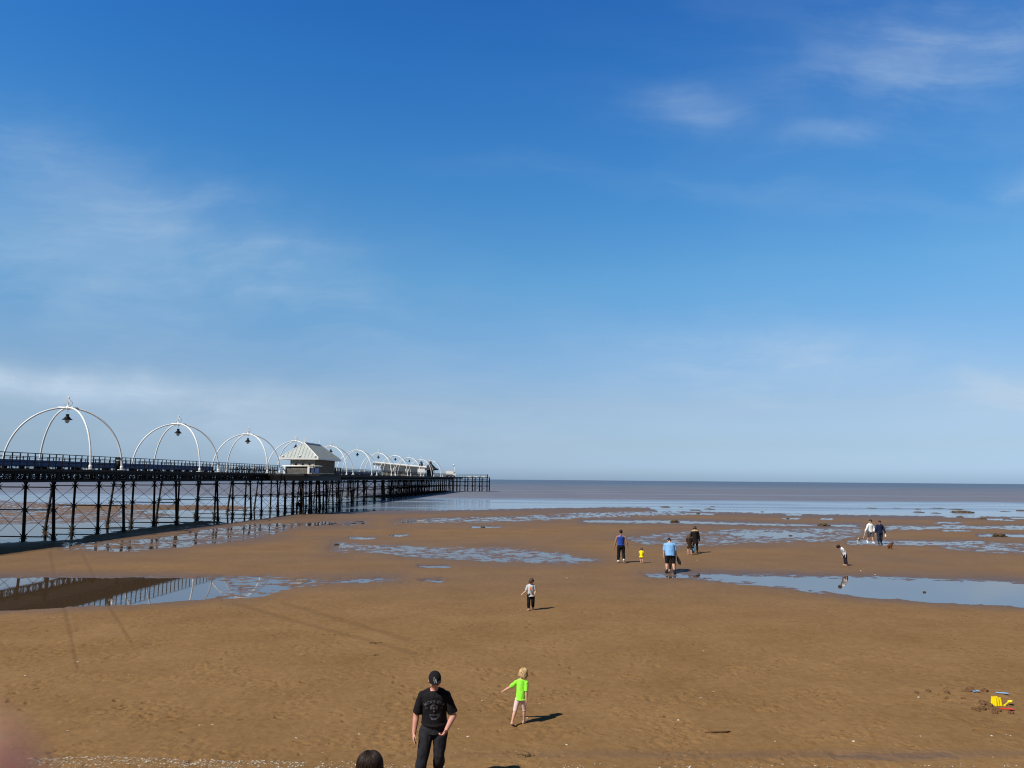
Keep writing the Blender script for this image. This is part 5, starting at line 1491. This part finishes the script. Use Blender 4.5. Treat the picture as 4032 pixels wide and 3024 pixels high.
def make_dog(label, loc, rz, Hh_, coat_, patch=None, sit=0.0, curly=0.0, ear_up=True):
    root = tag(empty('dog', loc, rz), label, 'dog')
    L_ = Hh_ * 1.05; b = MB()
    zr, zf = Hh_ * (.62 - .34 * sit), Hh_ * .64
    spine = [(0, -L_ * .46, zr - .02 * Hh_), (0, -L_ * .34, zr), (0, -L_ * .05, (zr + zf) / 2 - .03 * Hh_), (0, L_ * .22, zf - .05 * Hh_), (0, L_ * .38, zf + .02 * Hh_)]
    b.loft(spine, [(Hh_ * .10, Hh_ * .11), (Hh_ * .15, Hh_ * .165), (Hh_ * .15, Hh_ * .155), (Hh_ * .175, Hh_ * .225), (Hh_ * .12, Hh_ * .15)], side=(1, 0, 0), n=16)
    b.loft([(0, L_ * .30, zf + .02 * Hh_), (0, L_ * .45, Hh_ * .82), (0, L_ * .52, Hh_ * .94)], [(Hh_ * .13, Hh_ * .15), (Hh_ * .10, Hh_ * .11), (Hh_ * .10, Hh_ * .10)], side=(1, 0, 0), n=14)
    hc = Vector((0, L_ * .56, Hh_ * .98))
    b.ell(hc, (Hh_ * .13, Hh_ * .145, Hh_ * .13)); b.loft([hc + Vector((0, Hh_ * .08, -.02 * Hh_)), hc + Vector((0, Hh_ * .22, -.06 * Hh_)), hc + Vector((0, Hh_ * .29, -.07 * Hh_))], [(Hh_ * .085, Hh_ * .08), (Hh_ * .06, Hh_ * .055), (Hh_ * .035, Hh_ * .03)], side=(1, 0, 0), n=12)
    for s in (1, -1):
        x = s * Hh_ * .105
        b.loft([(x, L_ * .30, zf - .06 * Hh_), (x, L_ * .27, Hh_ * .38), (x, L_ * (.30 + .05 * s), Hh_ * .20), (x, L_ * (.30 + .07 * s), Hh_ * .03)], [(Hh_ * .09, Hh_ * .10), (Hh_ * .058, Hh_ * .06), (Hh_ * .042, Hh_ * .042), (Hh_ * .040, Hh_ * .042)], n=10)
        b.ell((x, L_ * (.30 + .07 * s) + .03 * Hh_, Hh_ * .03), (Hh_ * .045, Hh_ * .07, Hh_ * .03), n=10, m=6)
        b.loft([(x, -L_ * .36, zr - .02 * Hh_), (x * 1.05, -L_ * .24 + L_ * .12 * sit, zr - .22 * Hh_ + .12 * Hh_ * sit), (x, -L_ * (.44 - .05 * s), Hh_ * .20 - .12 * Hh_ * sit), (x, -L_ * (.40 - .06 * s), Hh_ * .03)], [(Hh_ * .11, Hh_ * .13), (Hh_ * .075, Hh_ * .085), (Hh_ * .042, Hh_ * .045), (Hh_ * .040, Hh_ * .042)], n=10)
        b.ell((x, -L_ * (.40 - .06 * s) + .04 * Hh_, Hh_ * .03), (Hh_ * .045, Hh_ * .075, Hh_ * .03), n=10, m=6)
    b.tube([(0, -L_ * .44, zr + .04 * Hh_), (0, -L_ * .56, zr + .20 * Hh_ - .3 * Hh_ * sit), (0, -L_ * .54, zr + .36 * Hh_ - .5 * Hh_ * sit)], [Hh_ * .05, Hh_ * .045, Hh_ * .03], n=8)
    b.organic('body', coat_, root, .008, 2, fold=.006 + curly, fscale=34 if curly else 26, zstretch=1)
    for s in (1, -1):
        b = MB()
        if ear_up: b.loft([hc + Vector((s * Hh_ * .08, -.02 * Hh_, .08 * Hh_)), hc + Vector((s * Hh_ * .11, -.02 * Hh_, .22 * Hh_))], [(Hh_ * .05, Hh_ * .03), (Hh_ * .008, Hh_ * .008)], n=8)
        else: b.loft([hc + Vector((s * Hh_ * .12, 0, .08 * Hh_)), hc + Vector((s * Hh_ * .16, 0, -.04 * Hh_)), hc + Vector((s * Hh_ * .15, .02 * Hh_, -.17 * Hh_))], [(Hh_ * .04, Hh_ * .06), (Hh_ * .035, Hh_ * .075), (Hh_ * .02, Hh_ * .04)], n=10)
        b.build('ear', coat_ if patch is None else patch, root, True)
        b = MB(); b.ell(hc + Vector((s * Hh_ * .06, Hh_ * .125, Hh_ * .025)), Hh_ * .018, n=8, m=6); b.build('eye', M['eye'], root, True)
    b = MB(); b.ell(hc + Vector((0, Hh_ * .31, -.055 * Hh_)), (Hh_ * .03, Hh_ * .022, Hh_ * .022), n=10, m=6); b.build('nose', M['eye'], root, True)
    if patch is not None:
        b = MB(); b.loft([spine[1], spine[2], spine[3]], [(Hh_ * .158, Hh_ * .16), (Hh_ * .158, Hh_ * .165), (Hh_ * .16, Hh_ * .19)], side=(1, 0, 0), n=14); o_ = b.organic('saddle_patch', patch, root, .008, 2, fold=.006, fscale=26); o_.location = (0, 0, .012)
    return root, hc
gd = stand(3381, 2141)
dog, hc = make_dog('small white dog with dark back on a lead beside the walking couple', gd, PI - R(25), .42, M['fur_white'], patch=M['fur_dark'])
ld = tag(empty('dog_lead', (0, 0, 0)), 'dark red lead running from the walker\'s hand to the white dog', 'lead')
nk = gd + rotz(PI - R(25)) @ Vector((0, .20, .36))
b = MB(); b.tube([h_l.lerp(nk, t) + Vector((0, 0, -.10 * math.sin(PI * t))) for t in np.linspace(0, 1, 10)], .011, n=6); b.build('strap', M['leash'], ld)
b = MB(); b.tube([nk + Vector((.085 * math.cos(t), .03 * math.sin(t), .08 * math.sin(t))) for t in np.linspace(0, 2 * PI, 15)], .012, n=6); b.build('collar', M['leash'], ld)
gd = stand(3505, 2164)
make_dog('curly red-brown dog sitting on the sand in front of the couple', gd, PI + R(12), .46, M['fur_red'], sit=.75, curly=.010, ear_up=False)

# ---- dark haired head at the bottom edge
hx = at(1451, 3088, 9.0)
f = Fig(1.64, head=(8, 10, 0), arms={1: ((4, 8), (14, 4)), -1: ((4, 8), (14, 4))})
p = person('dark haired person close to the camera, only the top of the head showing', (hx.x, 9.0, .02), R(8))
f.body('body', M['skin'], p, .010); f.shirt('jacket', M['coat'], p, e=.03, sleeve=1, hem=.1); f.trousers('trousers', M['denim'], p); f.shoes(M['shoe_dark'], p)
b = MB(); r_ = f.headr
b = MB(); hq = f.hc
b.ell(hq + Vector((0, -.01, .015)), (.132, .135, .118), n=24, m=16)
b.ell(hq + Vector((0, -.02, -.05)), (.146, .140, .12), n=24, m=16)
for k in range(44):
    a = R(-125 + 250 * k / 43); x, y = math.sin(a), -math.cos(a); j = rnd_.uniform(.96, 1.05)
    b.loft([hq + Vector((x * .085 * j, y * .085 * j - .01, .085)), hq + Vector((x * .128 * j, y * .124 * j - .01, .02)), hq + Vector((x * .146 * j, y * .138 * j - .01, -.12)), hq + Vector((x * .135 * j, y * .125 * j - .01, -.30 * j))], [(.016, .012), (.018, .012), (.018, .012), (.006, .005)], n=8)
hair = b.organic('hair', M['hair_dark'], p, .0042, 2, fold=.002, fscale=45, zstretch=.15)
b = MB(); strands(b, hq + Vector((0, -.012, .0)), (.140, .138, .134), 420, .16, .0022, rnd_, (-2.3, 2.3)); b.build('loose_hair', surface('dark_hair_strand', (.026, .013, .009), .5, .7, 40, 0, 1, .3), p, True)
b = MB(); b.tube([hq + Vector((.022, .10 - .19 * t, .015 + .1185 * math.sqrt(max(0, 1 - ((.11 - .19 * t) / .135) ** 2 - .028)))) for t in np.linspace(.05, 1, 12)], .0022, n=6); b.build('hair_parting', M['skin_tan'], p)

# ---- two people in the shade of the pier
for lab, px, py, hgt, ln, rz in (('dark silhouette of a person standing under the pier between the columns', 1184, 2020, 1.66, 2, 30), ('dark silhouette of a person stooping under the pier beside another', 1168, 2019, 1.72, 24, -60)):
    g0 = ground(px, py); g0.z = max(0, ground_z(g0.x, g0.y))
    f = Fig(hgt, lean=ln, head=(10, 0, 0), arms={1: ((20, 8), (40, 4)), -1: ((20, 8), (40, 4))} if ln > 10 else None)
    p = person(lab, g0, R(rz))
    f.body('body', M['skin_tan'], p, .013); f.shirt('jacket', M['coat'], p, e=.03, sleeve=1, hem=.1, voxel=.013); f.trousers('trousers', M['coat'], p, e=.02, voxel=.013, frac=1.0); f.hair_cap(M['hair_dark'], p, e=0, voxel=.012); f.shoes(M['shoe_dark'], p)
# ------------------------------------------------------------------ toys, mounds, shells, weed
rnd = random.Random(5)
g = stand(3925, 2790)
t = tag(empty('sandcastle_mould', g, R(8)), 'yellow castle shaped sand bucket upside down by the dug sand', 'sand mould')
b = MB(); w_, h_ = .07, .138
b.loft([(0, 0, 0), (0, 0, h_)], [(.085, .085), (.070, .070)], n=4, side=Vector((1, 1, 0))); t0 = b.build('keep', M['toy_yellow'], t)
for sx in (-1, 0, 1):
    for sy in (-1, 1):
        b = MB(); b.tube([(sx * .060, sy * .056, 0), (sx * .051, sy * .047, h_ + .008)], [.027, .021], n=12)
        for k in range(3):
            a = k * 2.1; b.box((sx * .051 + .013 * math.cos(a), sy * .047 + .013 * math.sin(a), h_ + .016), (.013, .013, .024))
        b.build('turret', M['toy_yellow'], t)
def spade(label, px, py, rz, mat, ln=.24, tilt=8, name='toy_spade'):
    q_ = stand(px, py, .015 + .5 * ln * math.sin(R(tilt)) * .7)
    o = tag(empty(name, q_, R(rz)), label, 'toy')
    o.rotation_euler = (0, R(-tilt), R(rz))
    b = MB(); b.tube([(-ln * .5, 0, .012), (ln * .12, 0, .016)], .012, n=8); b.tube([(-ln * .5, -.035, .012), (-ln * .5, .035, .012)], .011, n=8); b.build('handle', mat, o)
    b = MB(); b.loft([(ln * .10, 0, .016), (ln * .18, 0, .018), (ln * .38, 0, .014), (ln * .5, 0, .006)], [(.020, .010), (.048, .010), (.044, .008), (.018, .004)], side=(0, 1, 0), n=12); b.build('blade', mat, o)
    return o
spade('yellow toy spade with blade raised beside the yellow mould', 3971, 2792, 14, M['toy_yellow'], .22, 26)
spade('red toy spade lying flat nearest the dug hole', 3964, 2810, -12, M['toy_red'], .30, 2)
spade('pale blue toy rake handle lying behind the yellow mould', 3949, 2747, -32, M['toy_blue'], .24, 3, 'toy_rake')
spade('short blue toy handle sticking out of a clod of sand', 3847, 2741, 5, M['toy_blue'], .13, 4, 'toy_scoop')
def lump(name, mat, loc, size, seed, flat=.6, sub=4, rough=.35, freq=2.2):
    bm = bmesh.new(); bmesh.ops.create_icosphere(bm, subdivisions=sub, radius=1.0)
    for v in bm.verts:
        n_ = v.co.normalized()
        k = 1 + rough * (mnoise.noise(n_ * freq + Vector((seed, 0, 0))) + .5 * mnoise.noise(n_ * freq * 2.3 + Vector((0, seed, 0))) + .25 * mnoise.noise(n_ * freq * 5 + Vector((0, 0, seed))))
        v.co = Vector((n_.x * size[0] * k, n_.y * size[1] * k, n_.z * size[2] * k))
    me = bpy.data.meshes.new(name); bm.to_mesh(me); bm.free()
    me.polygons.foreach_set('use_smooth', [True] * len(me.polygons)); me.materials.append(mat)
    o = bpy.data.objects.new(name, me); o.location = loc
    return link(o)
for k, (px, py, s) in enumerate(((3873, 2788, .085), (3868, 2808, .075), (3878, 2736, .07), (3823, 2735, .09), (3918, 2822, .06), (3928, 2812, .07), (3838, 2806, .05), (3982, 2822, .05), (3898, 2794, .06), (3903, 2806, .05), (3852, 2812, .045), (3797, 2736, .05), (3730, 2742, .05), (3655, 2736, .05), (3609, 2741, .045), (3728, 2760, .035), (3793, 2763, .04))):
    q_ = stand(px, py)
    tag(lump('sand_clod', M['clod'], q_ + Vector((0, 0, s * .2)), (s, s * .9, s * .75), k * 3.1, sub=3, rough=.6), 'dark damp clod of dug sand lying near the beach toys', 'clod', 'clods of dug sand')
MOUNDS = [(3434, 1999.7, 37, 4), (3614, 2003.7, 26, 4), (3620, 2015, 40, 5), (3686, 2019, 34, 4), (3692, 1999.7, 49, 4), (3768, 2004.5, 49, 4), (3794, 2014, 74, 9), (3957, 2013, 40, 3), (4020, 2009, 30, 6),
          (2620, 1994.5, 40, 5), (2681, 1996, 20, 3), (2736, 2007, 44, 4.5), (2795, 2003, 41, 5), (2806, 1993, 22, 3), (3002, 2014, 14, 4), (3531, 2000, 36, 2.5), (2472, 1997, 30, 3), (2101, 2001, 9, 2), (2224, 1999, 18, 2.5)]
for k, (px, py, wd, ht) in enumerate(MOUNDS):
    q_ = ground(px, py + ht / 2); s_ = q_.y / F_PX
    big = k == 6
    tag(lump('mussel_mound', M['mussel'], q_ + Vector((0, ht * s_ * .6, -.05)), (wd * s_ / 2, wd * s_ / 2 * 1.1, max(.10, ht * s_ * .8)), k * 1.7, rough=.45, freq=2.6),
        'largest dark mound in the shallows at the right, behind the walking couple' if big else 'low brown mussel mound in the shallow water along the shoreline', 'mound', None if big else 'low mounds along the shoreline')
for k, (lab, px, py, wd, ht) in enumerate((('brown lumpy rock in the thin channel above the fur-hooded woman', 2658, 2056, 30, 10), ('broad split brown rock in a narrow pool left of the couple', 3247, 2073, 41, 13), ('long brown rock in a pool near the right edge', 3943, 2113, 44, 14),
        ('small brown rock at the end of a thin strip of water near the right edge', 3874, 2046, 26, 8), ('low brown rock between two bright strips of water just below the shoreline', 3783, 2037, 23, 5), ('tiny brown rock in the middle of a small central pool', 1901, 2076, 18, 4),
        ('small dark stone alone in the large right-hand pool', 3641, 2333, 11, 6), ('small brown rock in the pool beyond the fur-hooded woman', 3114, 2110, 14, 4), ('little brown rock left of centre between two water strips below the shoreline', 2750, 2023, 13, 5), ('little brown rock in small strips of water beyond the bending boy', 3103, 2043, 10, 5))):
    q_ = ground(px, py); s_ = q_.y / F_PX
    tag(lump('rock', M['mussel'], q_ + Vector((0, wd * s_ * .3, ht * s_ * .12)), (wd * s_ / 2, wd * s_ / 2 * .8, ht * s_ * .62), 40 + k * 2.3, rough=.55, freq=2.8), lab, 'rock')
# driftwood and weed on the near sand
q_ = stand(2828, 2900)
dw = MB(); dw.tube([(-.24, .02, .008), (-.10, 0, .018), (.05, .015, .014), (.16, .02, .022), (.24, .05, .016)], [.006, .013, .016, .020, .008], n=8)
tag(dw.build('driftwood', surface('wet_driftwood', (.085, .04, .018), .7, .4, 12, .6, 40, .2), None, True, q_), 'dark length of driftwood lying alone on the near sand', 'driftwood')
def weed(px, py, s, lab, grp=None):
    q_ = stand(px, py); b = MB()
    for k in range(16):
        a = rnd.uniform(0, 6.28); r0 = rnd.uniform(0, s)
        p0 = Vector((r0 * math.cos(a) * 1.6, r0 * math.sin(a) * .5, .004)); d_ = rnd.uniform(0, 6.28); l_ = rnd.uniform(.3, .9) * s
        b.tube([p0, p0 + Vector((math.cos(d_) * l_ * .5, math.sin(d_) * l_ * .5, .006 + rnd.random() * .012)), p0 + Vector((math.cos(d_ + .5) * l_, math.sin(d_ + .5) * l_, .006))], [.004, .006, .002], n=5)
    tag(b.build('seaweed', M['weed'], None, True, q_), lab, 'seaweed', grp)
weed(1474, 2538, .16, 'brown tuft of seaweed on the sand between the tyre tracks')
weed(2060, 2990, .13, 'tangle of brown seaweed near the bottom edge right of the man in black')
weed(1480, 2588, .07, 'small dark scrap of seaweed below the larger seaweed tuft')
# shells
def shell_mesh(seed):
    b = MB(); rr = random.Random(seed); n = 9
    pts = [(math.cos(2 * PI * k / n) * (1 + .2 * rr.random()), math.sin(2 * PI * k / n) * .75 * (1 + .2 * rr.random()), 0) for k in range(n)]
    b.add(pts + [(p[0] * .6, p[1] * .6, .35) for p in pts] + [(0, 0, .48)], [(k, (k + 1) % n, n + (k + 1) % n, n + k) for k in range(n)] + [(n + k, n + (k + 1) % n, 2 * n) for k in range(n)])
    me = b.mesh('shell'); me.materials.append(M['shell']); return me
sm_ = [shell_mesh(k) for k in range(5)]
sites = [(3618, 2758, .03), (3626, 2914, .028), (3905, 2914, .028), (3980, 2913, .02), (2232, 2947, .03), (1842, 2914, .036), (1898, 2772, .02), (2124, 2785, .022), (2075, 2841, .03), (1514, 2857, .03), (1413, 2905, .026), (305, 2616, .034), (265, 2896, .03), (97, 2673, .034), (505, 2668, .02), (2672, 2848, .03), (2760, 2759, .03), (2810, 2735, .034), (3360, 2936, .032), (3425, 2884, .034), (3052, 2934, .03), (2770, 2573, .028), (2232, 2281, .07), (2745, 2210, .05), (3390, 2252, .05), (3445, 2265, .045), (836, 2870, .03), (785, 2870, .024), (1166, 2923, .03), (1270, 2980, .03), (3690, 2464, .03), (3730, 2485, .03), (3225, 2471, .03)]
while len(sites) < 190:
    px, py = rnd.uniform(-60, 4090), 2230 + 790 * rnd.random() ** .8
    if 2240 < py < 2410 and (px < 1100 or px > 2500): continue
    sites.append((px, py, rnd.choice((.008, .009, .010, .012, .015))))
for k, (px, py, s) in enumerate(sites):
    q_ = ground(px, py); z_ = ground_z(q_.x, q_.y)
    if z_ < .012: continue
    o = bpy.data.objects.new('shell', sm_[k % 5]); o.location = (q_.x, q_.y, z_ - .002); s *= rnd.uniform(.7, 1.0)
    o.scale = (s, s, s); o.rotation_euler = (rnd.uniform(-.5, .5), rnd.uniform(-.5, .5), rnd.uniform(0, 6.28))
    link(o); tag(o, 'small pale seashell lying loose on the brown sand', 'seashell', 'seashells scattered on the sand')
# crushed shell along the foot of the wall
b = MB(); fl = []
while len(fl) < 2600:
    px = rnd.uniform(-60, 4092)
    lo = 3002 + 10 * mnoise.noise((px * .006, 0, 1.3)) + (0 if px < 700 else 12 if px < 1500 else 30 if px < 2300 else 24)
    py = lo + abs(rnd.gauss(0, 1)) * 26
    if px > 1200 and rnd.random() < (.5 if px < 1550 else .88): continue
    fl.append((px, py))
gp = [ground(*q_) for q_ in fl]
hz_ = sand_height(np.array([q_.x for q_ in gp]), np.array([q_.y for q_ in gp]))[0]
for q_, z_ in zip(gp, hz_):
    s = rnd.choice((.006, .008, .010, .014, .02)) * rnd.uniform(.7, 1.3); a = rnd.uniform(0, 6.28)
    u_ = Vector((math.cos(a), math.sin(a), rnd.uniform(-.4, .4))) * s; v_ = Vector((-math.sin(a), math.cos(a), rnd.uniform(-.4, .4))) * s * .6
    c = Vector((q_.x, q_.y, z_ + .004 + s * .2))
    b.add([c - u_, c + v_ * .8, c + u_, c - v_], [(0, 1, 2, 3)])
tag(b.build('shell_litter', M['shell'], None), kind='stuff')
# ------------------------------------------------------------------ the photographer's finger at the lens
fg = tag(empty('finger', (0, 0, 0)), 'pink out-of-focus fingertip at the lower left corner', 'finger')
b = MB(); base = Vector((-.0425, .030, EYE - .058)); tp = at(-245, 2960, .036)
dirf = (tp - base)
b.tube([base, base + dirf * .35, base + dirf * .45, base + dirf * .78, base + dirf * .94, tp], [.0085, .0082, .0086, .0080, .0066, .0036], n=20)
b.ell(base + dirf * .90, (.0068, .0068, .0068))
b.organic('pad', M['finger'], fg, .0008, 4)
_bs = M['finger'].node_tree.nodes['Principled BSDF']; _bs.inputs['Subsurface Weight'].default_value = 0.9; _bs.inputs['Subsurface Radius'].default_value = (.9, .35, .25); _bs.inputs['Subsurface Scale'].default_value = .012
b = MB(); b.ell(base + dirf * .86 + Vector((-.0005, -.0062, .001)), (.0045, .0016, .0062), n=14, m=8); b.build('fingernail', M['nail'], fg, True)
